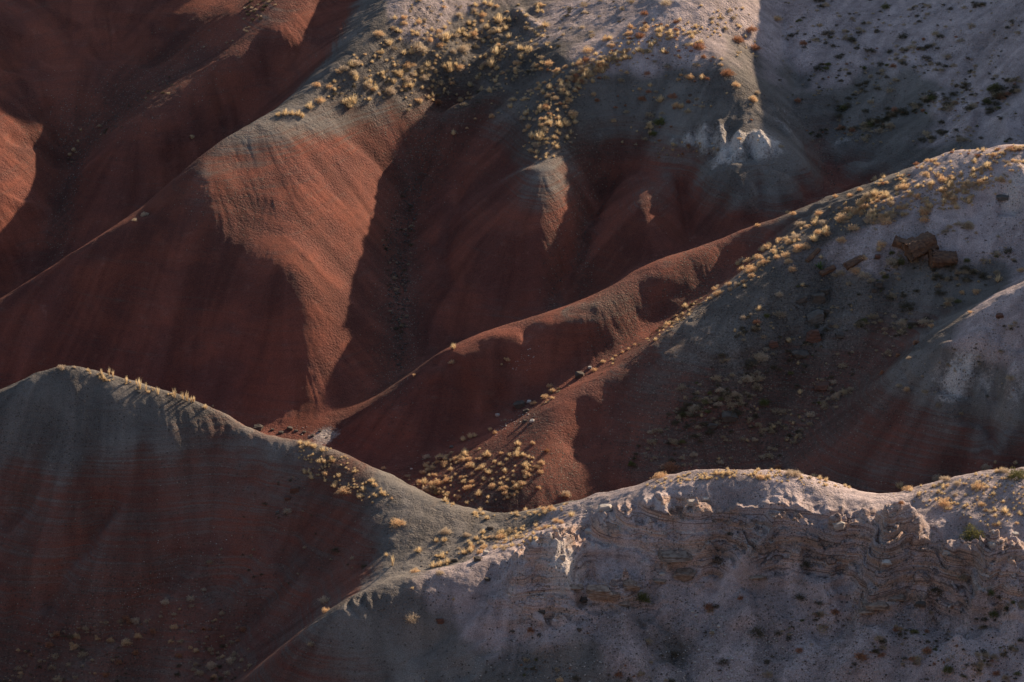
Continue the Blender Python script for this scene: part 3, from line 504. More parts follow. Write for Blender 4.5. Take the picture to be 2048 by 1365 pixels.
# ------------------------------------------------------------------ plants
def ground_hit(px, py):
    px = np.atleast_1d(np.asarray(px, float)); py = np.atleast_1d(np.asarray(py, float))
    p0 = march(base_h, px, py); a = (px - 1024.0) / F; b = -(py - 682.5) / F
    d = np.stack([a, cP + b * sP, -sP + b * cP], -1); t = p0[:, 1] / d[:, 1] - 6.0
    done = np.zeros(len(px), bool)
    for k in range(64):
        q = d * t[:, None]; done |= q[:, 2] + H < detail_h(q[:, 0], q[:, 1]); t = np.where(done, t, t + .2)
    q = d * (t - .1)[:, None]; q[:, 2] = detail_h(q[:, 0], q[:, 1])
    return q
def tri_mesh(name, V, Fc, mat, smooth=False):
    me = bpy.data.meshes.new(name); V = np.asarray(V, np.float32); Fc = np.asarray(Fc, np.int32)
    me.vertices.add(len(V)); me.vertices.foreach_set('co', V.ravel()); me.loops.add(Fc.size); me.loops.foreach_set('vertex_index', Fc.ravel())
    me.polygons.add(len(Fc)); me.polygons.foreach_set('loop_start', np.arange(0, Fc.size, 3, dtype=np.int32)); me.update(calc_edges=True)
    if smooth: me.polygons.foreach_set('use_smooth', np.ones(len(Fc), bool))
    me.materials.append(mat); return me
def blades(seed, n, spread, h, wdt, base_r=.06, curve=.5, hv=.35, lean=(0, 1.2)):
    """n thin curved blades fanning out of one root; returns vertices and triangles for a plant 1 unit across"""
    r = np.random.RandomState(seed); V = []; Fc = []
    for i in range(n):
        az = r.rand() * 2 * np.pi; th = lean[0] + (lean[1] - lean[0]) * r.rand() ** .7
        ln = h * (1 - hv * r.rand()) * (1 - .12 * (th / 1.2)); c, s_ = math.cos(az), math.sin(az)
        b = np.array([c * base_r * r.rand(), s_ * base_r * r.rand(), -.04])
        d = np.array([c * math.sin(th) * spread, s_ * math.sin(th) * spread, math.cos(th)]); d2 = d + np.array([c, s_, -.6]) * curve * .3 * r.randn()
        mid = b + d * ln * .55; tip = mid + d2 * ln * .5; sd = np.array([-s_, c, .4 * r.randn()]) * wdt * (.6 + .8 * r.rand())
        k = len(V); V += [b - sd * .5, b + sd * .5, mid + sd, mid - sd, tip]; Fc += [(k, k + 1, k + 2), (k, k + 2, k + 3), (k + 3, k + 2, k + 4)]
    return np.array(V), np.array(Fc)
def bush(seed, n=330, flat=.72, tuft=1.0):
    """a rounded desert shrub: stems from one root, each ending in a small brush of twigs"""
    r = np.random.RandomState(seed); V = []; Fc = []; lobes = r.randn(5, 3) * .18; lobes[:, 2] = np.abs(lobes[:, 2]) * .5
    for i in range(n):
        az = r.rand() * 2 * np.pi; th = math.acos(1 - r.rand() * .96); ln = (.34 + .14 * r.rand() ** .5)
        d = np.array([math.cos(az) * math.sin(th), math.sin(az) * math.sin(th), math.cos(th) * flat * 1.25])
        e = d * ln * (1 + .35 * math.sin(az * 3 + seed) * math.sin(th * 2 + seed)) + lobes[i % 5] * .45; e[2] = max(e[2], .02)
        st = e * (.25 + .35 * r.rand()); side = np.cross(d, r.randn(3)); side /= np.linalg.norm(side) + 1e-6; w_ = .013 + .010 * r.rand()
        k = len(V); V += [st - side * w_ * .5, st + side * w_ * .5, e]; Fc += [(k, k + 1, k + 2)]
        for q in range(2):
            f = e - d * .05 + r.randn(3) * .028; g2 = f + d * .07 + r.randn(3) * .035; s2 = np.cross(d, r.randn(3)); s2 /= np.linalg.norm(s2) + 1e-6
            k = len(V); V += [f - s2 * .022, f + s2 * .022, g2]; Fc += [(k, k + 1, k + 2)]
    return np.array(V), np.array(Fc)
def plant_mat(name, c1, c2, trans=.35, root=None):
    m = bpy.data.materials.new(name); m.use_nodes = True; nt = m.node_tree; nt.nodes.clear()
    out_ = N(nt, 'ShaderNodeOutputMaterial'); oi = N(nt, 'ShaderNodeObjectInfo'); geo = N(nt, 'ShaderNodeNewGeometry')
    nz = noise(nt, geo.outputs['Position'], 2.2, 3, .6)
    f = math_(nt, 'ADD', math_(nt, 'MULTIPLY', oi.outputs['Random'], .6), math_(nt, 'MULTIPLY', ramp(nt, nz, .3, .7), .4))
    c = mixc(nt, f, c1, c2); c = mixc(nt, math_(nt, 'MULTIPLY', geo.outputs['Random Per Island'], .25), c, root or tuple(.45 * x for x in c1))
    d = N(nt, 'ShaderNodeBsdfDiffuse'); t = N(nt, 'ShaderNodeBsdfTranslucent'); mx = N(nt, 'ShaderNodeMixShader'); mx.inputs[0].default_value = trans
    nt.links.new(c, d.inputs[0]); nt.links.new(c, t.inputs[0]); nt.links.new(d.outputs[0], mx.inputs[1]); nt.links.new(t.outputs[0], mx.inputs[2]); nt.links.new(mx.outputs[0], out_.inputs[0])
    return m
PM = dict(gold=plant_mat('straw_shrub', (.80, .60, .38), (.76, .50, .29), .5), straw=plant_mat('straw_grass', (.82, .66, .42), (.76, .58, .36), .5), pale=plant_mat('pale_shrub', (.68, .56, .42), (.60, .47, .35), .45),
          rust=plant_mat('rust_shrub', (.42, .22, .12), (.50, .26, .17), .4), dark=plant_mat('dark_shrub', (.10, .09, .06), (.18, .14, .09), .2), dim=plant_mat('brown_shrub', (.58, .46, .31), (.42, .32, .22), .35),
          green=plant_mat('olive_shrub', (.16, .17, .06), (.22, .20, .09), .35), yucca=plant_mat('green_leaves', (.12, .19, .06), (.16, .22, .08), .3))
GEO = dict(bush=[bush(100 + i) for i in range(6)], tuft=[blades(200 + i, 150, .8, .78, .016, .14, .5, .5, (0, 1.1)) for i in range(6)], spike=[blades(300 + i, 46, .5, 1.9, .022, .12, .4, .55, (0, .55)) for i in range(4)],
           scrub=[bush(400 + i, 210, .6) for i in range(6)], yucca=[blades(500, 60, 1.0, .62, .03, .05, .1, .15, (.1, 1.35))])
MESH = {}
def pmesh(shape, mat, i):
    k = (shape, mat, i % len(GEO[shape]))
    if k not in MESH: MESH[k] = tri_mesh('%s_%s' % (mat, shape), *GEO[shape][k[2]], PM[mat])
    return MESH[k]
def tag(o, label=None, cat=None, group=None, kind=None):
    for a, b in (('label', label), ('category', cat), ('group', group), ('kind', kind)):
        if b: o[a] = b
    return o
KINDS = {'gold': ('bush', 'gold', 'golden_bush', 'golden dry rounded bush', 'bush'), 'pale': ('bush', 'pale', 'pale_bush', 'pale straw coloured bush', 'bush'), 'rust': ('bush', 'rust', 'rusty_bush', 'reddish brown bush', 'bush'),
         'tuft': ('tuft', 'straw', 'grass_tuft', 'straw yellow grass tuft', 'grass'), 'spike': ('spike', 'straw', 'tall_grass_tuft', 'tall upright straw grass tuft', 'grass'),
         'dark': ('scrub', 'dark', 'dark_shrub', 'dark leafless shrub', 'shrub'), 'dim': ('scrub', 'dim', 'brown_shrub', 'dull brown shrub', 'shrub'), 'olive': ('bush', 'green', 'olive_bush', 'olive green leafy bush', 'bush'), 'yucca': ('yucca', 'yucca', 'yucca_plant', 'spiky green yucca', 'plant')}
rnd = random.Random(3)
PLANTS = []      # (px, py, width in px, kind, zone)
def hand(zone, kind, pts):
    for p in pts: PLANTS.append((p[0], p[1], p[2], p[3] if len(p) > 3 else kind, zone, True))
def inside(poly, x, y):
    c = False; j = len(poly) - 1
    for i in range(len(poly)):
        if (poly[i][1] > y) != (poly[j][1] > y) and x < (poly[j][0] - poly[i][0]) * (y - poly[i][1]) / (poly[j][1] - poly[i][1]) + poly[i][0]: c = not c
        j = i
    return c
def scatter(zone, poly, n, kinds, size, clump=.5):
    xs_ = [p[0] for p in poly]; ys_ = [p[1] for p in poly]; k = 0; t = 0; cl = []
    while k < n and t < n * 60:
        t += 1
        if cl and rnd.random() < clump:
            c = rnd.choice(cl); k_ = rnd.gauss(0, 20); x = c[0] + k_ + rnd.gauss(0, 9); y = c[1] - .45 * k_ + rnd.gauss(0, 7)
        else: x = rnd.uniform(min(xs_), max(xs_)); y = rnd.uniform(min(ys_), max(ys_))
        if not inside(poly, x, y): continue
        cl.append((x, y)); cl = cl[-40:]; k += 1
        kd = rnd.choices([a for a, b in kinds], [b for a, b in kinds])[0]
        PLANTS.append((x, y, size[0] + (size[1] - size[0]) * rnd.random() ** 2.2, kd, zone, False))
ZONE = dict(hill="on the big hill's gray upper slope", crest="on the sunlit crest left of the pale cone", cone="on the shaded face of the pale cone", bowl="on the shaded upper right slope", back="on the dark slope behind the second hill", ridge="on the sunlit shoulder of the long right ridge", slope="on the long right ridge's dark side", fan="on the sunlit fan above the saddle", gully="along the gully beside the red spur", saddle="on the saddle between the near ridges", near="on the near left ridge's gray crest", edge="on the near right ridge's mauve top", cliff="on the stony slope below the cliff", hollow="in the dark lower left hollow", knoll="on the right knoll behind the saddle", spur="on the red middle spur", left="among the upper left red hills", foot="on the near left ridge's shaded face", lip="on the gray spur under the saddle")
hand('hill', 'gold', [(887,14,10),(808,36,14),(837,46,13),(965,30,14),(757,69,18),(892,79,26,'tuft'),(948,69,17),(880,91,15),(998,46,24,'tuft'),(1055,57,13),(947,20,14,'pale'),(841,106,30,'pale'),(812,132,18),(855,134,18,'tuft'),(894,137,22,'tuft'),(919,137,18),(982,134,26,'tuft'),(1006,147,9),(813,161,19,'pale'),(904,169,12),
  (779,187,25,'pale'),(704,133,22,'tuft'),(712,162,18,'tuft'),(735,172,22,'pale'),(690,207,20,'tuft'),(705,205,24,'tuft'),(699,214,20,'tuft'),(876,207,15,'rust'),(1018,77,15,'tuft'),(993,108,26,'tuft'),(1039,99,18,'tuft'),(926,104,24,'pale'),(880,171,16,'dim'),(634,173,16),(641,202,22),(619,219,20,'tuft'),(570,228,18,'tuft'),(584,230,16,'tuft'),(597,232,16,'tuft'),(605,236,14,'tuft'),(556,232,14,'tuft'),(289,431,17,'pale'),(270,441,10,'pale')])
hand('crest', 'gold', [(1099,130,20),(1083,140,11),(1176,103,20),(1225,92,13),(1211,80,15),(1158,130,18),(1136,203,16),(1146,229,20),(1100,250,18,'tuft'),(1118,252,20,'tuft'),(1134,250,18,'tuft'),(1150,246,14,'tuft'),(1078,280,24,'tuft'),(1064,276,18,'tuft'),(1061,304,15),(1150,181,11),(1187,191,12),(907,267,14,'tuft'),(1333,9,20,'pale'),(1290,30,14,'rust'),(1293,55,14),(1261,55,14),(1398,97,24,'rust'),(1340,70,16,'tuft'),(1320,75,14,'tuft')])
hand('cone', 'gold', [(1228,243,13),(1285,198,16,'rust'),(1298,185,12,'rust'),(1321,205,20,'tuft'),(1346,197,18,'rust'),(1353,212,16),(1324,226,11,'dim'),(1302,232,20,'dim'),(1252,227,14,'dim'),(1295,147,14,'rust'),(1240,161,12,'dim'),(1362,149,9),(1375,154,13),(1357,162,10),(1380,155,17),(1404,157,13,'tuft'),(1454,152,24,'rust'),(1471,174,18),(1514,186,12,'pale'),(1507,200,20),(1440,131,10,'pale'),(1476,84,22,'rust'),(1512,99,22,'rust'),(1502,63,24,'rust'),(1553,41,20),(1320,250,24,'olive'),(1305,272,16,'olive'),(1290,280,14,'dim')])
hand('ridge', 'gold', [(1700,393,15),(1671,395,12),(1765,355,15),(1720,381,13),(1801,359,11),(1852,352,17),(1876,330,11),(1796,378,10),(1685,441,26),(1772,446,28),(1849,443,20),(1587,429,12),(1575,427,10),(1515,453,12),(1936,451,20,'pale'),(1536,496,19),(1558,483,14),(1580,488,17),(1597,497,18),(1611,494,18),(1498,524,18),(1529,526,17),(1572,516,20),(1577,525,15),(1584,543,19),(1496,546,16),(1508,543,18),(1503,553,16),(1488,565,12),(1430,580,15),(1439,588,15),(1433,592,14),(1421,599,12),
  (1459,570,14),(1370,614,13,'tuft'),(1365,628,8,'tuft'),(1683,484,21),(1709,460,22),(1726,520,18),(1712,543,20),(1787,529,28,'pale'),(1763,493,20),(1758,503,14,'tuft'),(1642,515,10,'tuft'),(1628,481,24,'tuft'),(1640,536,22,'yucca')])
hand('slope', 'dim', [(1558,594,17,'pale'),(1560,633,24),(1784,592,20),(1815,618,30,'dark'),(1847,645,22,'pale'),(1683,734,20),(1553,826,20),(1517,758,22),(1433,758,22),(1363,778,20),(1512,645,14,'rust'),(1543,867,14),(1649,816,18),(1895,607,12,'gold'),(1925,586,12,'gold'),(1953,585,16,'gold'),(1996,565,20,'tuft'),(2043,542,16,'gold'),(1941,626,10,'gold'),(1864,654,13,'gold'),(1880,590,22,'dark'),(1900,535,26,'dark'),(1500,730,26,'dark'),(1470,830,30,'dark')])
hand('knoll', 'pale', [(1818,717,12),(1797,713,12,'rust'),(1813,782,15,'gold'),(1832,688,15,'rust'),(1765,748,13,'rust'),(2002,633,11,'rust'),(1850,782,15,'dim'),(2002,703,13,'dim'),(1878,809,15,'dim'),(2018,761,20,'dim'),(1922,831,13,'dim'),(1800,770,14,'dim')])
hand('spur', 'gold', [(907,698,15,'tuft'),(903,726,13),(829,752,9),(1015,724,10),(1009,716,6,'tuft'),(1003,733,6,'tuft')])
hand('gully', 'gold', [(1099,776,12),(1106,782,12),(1090,797,16),(1068,809,14),(1189,741,12),(1206,724,11),(1246,705,8),(1258,698,8),(1295,679,8),(1336,651,14),(981,859,11),(989,867,11),(941,877,14,'tuft'),(950,874,12,'tuft'),(926,883,15,'tuft'),(1037,891,13),(1065,888,9),(767,937,11),(1232,712,7),(1270,690,7)])
hand('fan', 'gold', [(854,917,15,'pale'),(881,916,15,'tuft'),(912,921,16),(924,917,15),(978,910,14),(1002,909,10),(1035,892,15,'tuft'),(1066,889,9),(1093,904,12,'rust'),(1083,929,14),(1056,949,13),(1033,914,18,'tuft'),(1011,990,13),(1006,978,15),(984,976,15),(958,990,17,'tuft'),(934,978,15),(866,972,18),(878,970,18),(890,1003,16,'tuft'),(852,981,16,'pale'),(872,985,20,'dark'),(1078,975,10)])
hand('near', 'gold', [(688,986,24),(669,976,16,'tuft'),(650,949,14),(623,960,13,'tuft'),(726,983,14,'tuft'),(767,992,15,'tuft'),(719,998,15,'tuft'),(744,966,15,'tuft'),(600,887,16,'tuft'),(614,890,16,'tuft'),(628,894,16,'tuft'),(645,900,15,'tuft'),(664,921,15,'yucca'),(123,738,15,'pale'),(148,736,9,'pale'),(218,752,9,'spike'),(226,755,8,'spike'),(253,764,10,'spike'),(280,776,12,'spike'),(292,781,9,'spike'),(297,784,10,'tuft'),(316,790,9,'spike'),(349,795,11,'spike'),(366,798,9,'spike'),(374,800,13,'spike'),(383,804,9,'spike'),(410,816,13,'tuft'),(176,742,9,'tuft'),(207,761,6,'tuft'),(219,761,7,'tuft'),(794,1048,28)])
hand('saddle', 'gold', [(891,1067,22,'pale'),(934,1072,18,'pale'),(872,1084,14,'tuft'),(888,1081,16,'tuft'),(837,1102,18,'tuft'),(966,1067,14,'tuft'),(1001,1077,18),(1033,1077,15,'tuft'),(1080,1060,15),(1092,1056,14),(1113,1043,13),(1143,1031,18,'tuft'),(1131,992,20,'pale'),(1088,1022,15),(1102,1019,16),(966,1097,13),(990,1098,14,'tuft'),(1003,1096,14,'tuft'),(928,1108,16,'tuft'),(941,1104,15,'tuft'),(961,1106,16),(866,1134,18,'tuft'),(880,1131,18,'tuft'),(895,1128,18,'tuft'),(832,1145,18),(879,1148,15,'pale'),(785,1130,12,'spike'),(773,1111,10,'tuft')])
hand('lip', 'gold', [(650,1206,22,'pale'),(652,1224,16),(823,1245,30,'pale'),(825,1180,8,'tuft'),(907,1196,8,'tuft'),(622,1291,16,'dim')])
hand('foot', 'dim', [(575,1026,17,'pale'),(671,1105,17,'dark'),(729,1134,15,'dark'),(420,1126,13),(407,1183,11,'pale'),(381,1202,15,'pale'),(381,1215,13)])
hand('edge', 'gold', [(1339,936,30,'rust'),(1322,955,26),(1290,962,28),(1254,975,20,'olive'),(1522,955,19),(1556,939,16,'rust'),(1580,950,22,'pale'),(1594,951,20,'pale'),(1628,954,14,'tuft'),(1640,959,14,'tuft'),(1652,963,13,'tuft'),(1690,973,10,'tuft'),(1698,976,10,'tuft'),(1818,981,22),(1799,973,18,'tuft'),(1876,960,20,'pale'),(1892,961,20,'pale'),(1915,970,16,'pale'),(1956,974,24),(1973,939,20,'pale'),(2009,944,20,'pale'),(2034,957,36,'olive'),(1888,1011,28),(1987,989,13,'tuft'),(2009,1027,18,'tuft'),(1963,1012,14),(1946,1072,44,'olive'),(1803,1008,13,'rust'),(1432,948,14,'tuft'),(1445,948,15,'tuft'),(1458,949,14,'tuft'),(1990,929,9,'tuft'),(2031,931,11,'tuft'),(1131,994,16)])
hand('cliff', 'dark', [(1286,1201,30,'olive'),(1435,1108,24),(1459,1077,14),(1609,1133,22),(1873,1184,30),(1980,1193,18,'olive'),(1926,1156,24,'dim'),(1601,1200,22),(1599,1305,18,'rust'),(1722,1315,24,'rust'),(1447,1327,26),(1792,1255,12,'dim'),(1895,1341,24,'olive'),(1536,1350,20,'dim'),(1421,1226,16,'dim'),(1481,1200,14,'rust'),(1512,1268,30),(1296,1285,20,'dim'),(1119,1363,14,'gold'),(1640,1210,20),(1350,1310,20)])
hand('hollow', 'dim', [(330,1208,17,'pale'),(171,1256,15),(212,1249,12),(240,1239,14),(252,1238,14,'rust'),(272,1244,18,'pale'),(348,1253,15,'gold'),(306,1265,15,'rust'),(105,1273,14),(114,1271,14,'rust'),(99,1293,17,'rust'),(154,1278,17,'gold'),(195,1280,11,'gold'),(222,1280,14,'gold'),(277,1275,15,'gold'),(253,1285,20,'gold'),(147,1297,17,'gold'),(111,1314,17),(162,1313,20),(186,1321,9),(272,1309,15,'rust'),(51,1335,11),(38,1340,14),(104,1337,15),(137,1331,12),(167,1333,10),(238,1328,13,'rust'),(212,1354,13,'rust'),(425,1334,23,'pale'),(461,1327,21,'pale'),(400,1349,19),(456,1348,16),(116,1363,22)])
hand('left', 'gold', [(384,274,12,'tuft'),(162,259,8,'tuft'),(147,304,11,'tuft'),(156,282,8,'tuft'),(140,312,9,'tuft')])
scatter('hill', [(640,190),(700,115),(780,40),(830,0),(1100,0),(1100,120),(1010,190),(900,215),(800,200),(700,215)], 330, [('tuft', 6), ('gold', 2), ('pale', 3), ('dim', 2)], (4.5, 15.64), .45)
scatter('crest', [(880,280),(1000,205),(1115,118),(1290,30),(1360,0),(1500,0),(1480,60),(1400,80),(1330,85),(1200,150),(1080,290),(1060,300),(1050,225),(1000,230)], 399, [('tuft', 6), ('gold', 4), ('rust', 1), ('pale', 2)], (4.5, 13.8), .6)
scatter('crest', [(1040,200),(1160,170),(1160,300),(1090,330),(1040,290)], 114, [('tuft', 6), ('gold', 2), ('pale', 1)], (4.5, 11.96), .6)
scatter('cone', [(1330,80),(1430,90),(1500,190),(1580,320),(1330,325),(1190,270),(1190,160)], 112, [('tuft', 3), ('dim', 3), ('rust', 2), ('gold', 1)], (4, 12.88), .4)
scatter('bowl', [(1560,0),(2048,0),(2048,285),(1920,285),(1700,290),(1625,290),(1540,150)], 390, [('dark', 6), ('dim', 4), ('olive', 1), ('rust', 1)], (4.5, 19.32), .78)
scatter('back', [(1115,0),(1330,0),(1115,115)], 36, [('dim', 4), ('dark', 2), ('pale', 1)], (4.5, 13.8), .3)
scatter('ridge', [(1400,610),(1480,510),(1560,470),(1640,420),(1760,385),(1900,330),(2010,305),(2020,370),(2000,400),(1860,430),(1700,460),(1600,510),(1470,590)], 436, [('tuft', 6), ('gold', 5), ('pale', 2)], (4.5, 16.56), .55)
scatter('ridge', [(1690,375),(1800,345),(1920,293),(2048,290),(2048,305),(1900,325),(1760,372)], 82, [('tuft', 5), ('gold', 2), ('rust', 2)], (4, 11.04), .4)
scatter('slope', [(1480,640),(1600,560),(1750,520),(1900,450),(2048,440),(2048,530),(1900,620),(1760,740),(1570,910),(1560,925),(1230,940),(1330,830)], 405, [('dim', 8), ('dark', 5), ('pale', 3), ('olive', 1)], (4.5, 18.4), .7)
scatter('fan', [(800,950),(850,930),(900,905),(980,895),(1060,900),(1085,950),(1050,985),(1000,1010),(930,1018),(870,1000)], 190, [('tuft', 7), ('gold', 5), ('dim', 1)], (5.5, 13.8), .3)
scatter('gully', [(960,865),(1050,815),(1100,780),(1200,735),(1300,668),(1400,595),(1410,605),(1310,690),(1210,750),(1110,800),(1060,830)], 90, [('dim', 3), ('gold', 1), ('dark', 3), ('tuft', 2)], (4, 9.2), .4)
scatter('near', [(590,885),(680,900),(740,955),(790,1000),(740,1012),(700,985),(650,975),(610,950),(595,915)], 120, [('tuft', 9), ('gold', 1)], (4, 10.12), .5)
scatter('near', [(860,995),(990,1030),(1110,1010),(1150,1000),(1110,1035),(990,1045),(900,1020)], 54, [('tuft', 5), ('pale', 3)], (4.5, 12.88), .5)
scatter('near', [(170,740),(330,780),(430,810),(430,818),(330,795),(180,752)], 39, [('tuft', 5), ('spike', 1)], (4, 7.36), .3)
scatter('saddle', [(850,1125),(900,1090),(1000,1065),(1100,1035),(1150,1030),(1080,1080),(1000,1105),(900,1130),(820,1150)], 126, [('tuft', 7), ('gold', 2), ('pale', 2), ('dim', 2)], (4.5, 13.8), .5)
scatter('edge', [(1270,975),(1400,942),(1480,938),(1560,942),(1640,958),(1700,980),(1560,965),(1480,955),(1400,960),(1300,985)], 160, [('tuft', 9), ('pale', 1)], (4, 9.2), .5)
scatter('edge', [(1780,990),(1880,962),(1950,945),(2048,940),(2048,1060),(1960,1060),(1880,1020),(1800,1005)], 160, [('tuft', 9), ('pale', 1), ('gold', 1)], (4, 11.04), .4)
scatter('cliff', [(1120,1230),(1500,1190),(2048,1200),(2048,1365),(820,1365),(960,1280)], 252, [('dark', 7), ('dim', 5), ('rust', 2), ('olive', 1)], (4, 17.48), .8)
scatter('hollow', [(0,1310),(120,1260),(300,1220),(420,1190),(520,1250),(500,1350),(480,1365),(0,1365)], 135, [('dim', 6), ('rust', 2), ('gold', 2), ('dark', 3)], (4, 12.88), .5)
scatter('knoll', [(1740,800),(1830,730),(1950,660),(2048,610),(2048,860),(1900,900),(1800,850)], 34, [('dim', 6), ('dark', 2), ('rust', 2)], (4, 11.04), .3)
scatter('left', [(130,330),(190,240),(310,165),(440,70),(500,0),(560,0),(470,100),(300,230),(180,320)], 60, [('dim', 3), ('dark', 5), ('pale', 1)], (4, 10.12), .4)
scatter('gully', [(760,480),(810,380),(835,420),(820,560),(812,700),(785,690),(775,580)], 69, [('dark', 5), ('dim', 2)], (4, 9.2), .4)
scatter('foot', [(540,900),(700,1010),(760,1100),(600,1200),(400,1150),(480,1000)], 30, [('dark', 5), ('dim', 4)], (4, 9.2), .3)
scatter('hill', [(640,200),(720,110),(830,10),(1100,0),(1105,120),(1010,200),(900,235),(760,215)], 260, [('dim', 5), ('tuft', 5), ('dark', 2)], (5, 12), .35)
scatter('ridge', [(1620,430),(1760,380),(1900,320),(2048,295),(2048,330),(2015,380),(1880,430),(1720,470)], 170, [('tuft', 6), ('dim', 4), ('gold', 1)], (5, 12), .35)
scatter('slope', [(1480,640),(1600,560),(1750,520),(1900,450),(2048,440),(2048,530),(1900,620),(1760,740),(1570,910),(1560,925),(1230,940),(1330,830)], 320, [('dim', 6), ('dark', 4), ('tuft', 2)], (5, 12), .35)
scatter('bowl', [(1560,0),(2048,0),(2048,285),(1700,290),(1625,290),(1540,150)], 260, [('dark', 4), ('dim', 5)], (5, 12), .55)
scatter('crest', [(1060,230),(1300,40),(1500,10),(1520,120),(1340,90),(1180,160)], 120, [('dim', 4), ('tuft', 5)], (5, 12), .35)
q = ground_hit([p[0] for p in PLANTS], [p[1] for p in PLANTS])
print('plants', len(PLANTS), time.time() - T0)
# 300 largest of each kind stand as things of their own, the rest of that kind as one growth
names = {}
order = sorted(range(len(PLANTS)), key=lambda i: (not PLANTS[i][5], -PLANTS[i][2])); rest = {}
SZ = {'small': 'small', 'mid': 'medium sized', 'big': 'large'}
groups = {}
for i in order:
    px, py, wpx, kd, zone, h_ = PLANTS[i]; shape, mat, nm, words, cat = KINDS[kd]
    slant = math.hypot(q[i][1], H - q[i][2]); wid = max(wpx, 5) / F * slant * (1.12 if shape != 'tuft' else 1.25)
    if shape == 'spike': wid *= 1.15
    names[nm] = names.get(nm, 0) + 1
    wid *= .95 if h_ else rnd.uniform(.8, 1.3)
    sc = (wid * rnd.uniform(.85, 1.2), wid * rnd.uniform(.92, 1.1), wid * rnd.uniform(.8, 1.1)); rz = rnd.uniform(0, 6.28)
    if names[nm] > 300: rest.setdefault((shape, mat, nm, words), []).append((q[i], sc, rz)); continue
    o = bpy.data.objects.new(nm, pmesh(shape, mat, rnd.randrange(99))); C.objects.link(o)
    o.location = q[i]; o.location.z -= .02; o.scale = sc; o.rotation_euler = (rnd.uniform(-.1, .1), rnd.uniform(-.1, .1), rz)
    s_ = 'small' if wpx < 11 else ('mid' if wpx < 19 else 'big'); groups.setdefault((kd, zone, s_), []).append(o)
for (kd, zone, s_), obs in groups.items():
    shape, mat, nm, words, cat = KINDS[kd]
    for o in obs:
        tag(o, '%s %s %s' % (SZ[s_], words, ZONE[zone]), cat, ('%s %s growing %s' % (SZ[s_], words, ZONE[zone])) if len(obs) > 1 else None)
for (shape, mat, nm, words), li in rest.items():
    Vs, Fs, k = [], [], 0
    for p, sc, rz in li:
        V, Fc = GEO[shape][rnd.randrange(len(GEO[shape]))]; c_r, s_r = math.cos(rz), math.sin(rz); W_ = V * np.array(sc)
        Vs.append(np.stack([W_[:, 0] * c_r - W_[:, 1] * s_r, W_[:, 0] * s_r + W_[:, 1] * c_r, W_[:, 2] - .02], -1) + p); Fs.append(Fc + k); k += len(V)
    o = bpy.data.objects.new(nm + '_cover', tri_mesh(nm + '_cover', np.concatenate(Vs), np.concatenate(Fs), PM[mat])); C.objects.link(o)
    tag(o, 'the smallest %ss dotted over the slopes' % words, 'vegetation', kind='stuff')
print('planted', time.time() - T0, names)

# ------------------------------------------------------------------ rocks
def ico(sub=3):
    import bmesh
    bm = bmesh.new(); bmesh.ops.create_icosphere(bm, subdivisions=sub, radius=1.0); V = np.array([v.co[:] for v in bm.verts]); Fc = np.array([[v.index for v in f.verts] for f in bm.faces]); bm.free(); return V, Fc
ICO = {2: ico(2), 3: ico(3), 4: ico(4)}
def rock_geo(seed, dims, blocky=.6, layers=0.0, sub=4):
    """a broken block: a sphere cut by random planes, roughened, with bedding notches when layered"""
    r = np.random.RandomState(seed); V, Fc = ICO[sub]; V = V.copy()
    for k in range(14):
        n = r.randn(3); n[2] *= .8; n /= np.linalg.norm(n)
        if k < 6: n = np.array([[1, 0, 0], [-1, 0, 0], [0, 1, 0], [0, -1, 0], [0, 0, 1], [0, 0, -1]][k], float) + r.randn(3) * .18; n /= np.linalg.norm(n)
        c = (.55 if k < 6 else .78) + .14 * r.rand() + (1 - blocky) * .2; dd = V @ n - c; V -= np.outer(np.clip(dd, 0, None), n)
    nn = fbm(V[:, 0] * 2 + seed, V[:, 1] * 2 + V[:, 2] * 1.7, 1.0, 3, k=1); V *= (1 + .10 * nn)[:, None]
    if layers > 0: V[:, :2] *= (1 - layers * (.5 + .5 * np.sin(V[:, 2] * 17 + 2 * nn + seed))[:, None] * .22)
    return V * np.array(dims), Fc
def rock_mat(name, c1, c2, band=8.0, barky=0.0):
    m = bpy.data.materials.new(name); m.use_nodes = True; nt = m.node_tree; bs = nt.nodes['Principled BSDF']; bs.inputs['Roughness'].default_value = .9; bs.inputs['Specular IOR Level'].default_value = .25
    tc = N(nt, 'ShaderNodeTexCoord').outputs['Object']; mp = nt.nodes.new('ShaderNodeMapping'); mp.inputs['Scale'].default_value = (1.0, band, band) if barky else (1, 1, band); nt.links.new(tc, mp.inputs[0])
    a = noise(nt, mp.outputs[0], 2.2, 5, .65, .2); b = noise(nt, tc, 9.0, 4, .7)
    c = mixc(nt, ramp(nt, a, .38, .62), c1, c2); c = mixc(nt, ramp(nt, b, .55, .8, 0, .5), c, tuple(.5 * x for x in c1)); nt.links.new(c, bs.inputs['Base Color'])
    bp = N(nt, 'ShaderNodeBump', i={'Strength': .8, 'Distance': .06}); nt.links.new(math_(nt, 'ADD', a, math_(nt, 'MULTIPLY', b, .5)), bp.inputs['Height']); nt.links.new(bp.outputs[0], bs.inputs['Normal'])
    return m
RM = dict(log=rock_mat('petrified_wood', (.22, .12, .07), (.10, .06, .045), 5.0, 1), red=rock_mat('red_rock', (.16, .075, .052), (.10, .058, .045), 6), dark=rock_mat('dark_rock', (.075, .06, .05), (.12, .095, .078), 3), white=rock_mat('white_rock', (.52, .47, .42), (.36, .30, .26), 7),
          cap=rock_mat('cap_rock', (.36, .27, .21), (.17, .11, .08), 7), gray=rock_mat('gray_rock', (.14, .125, .11), (.10, .088, .078), 5))
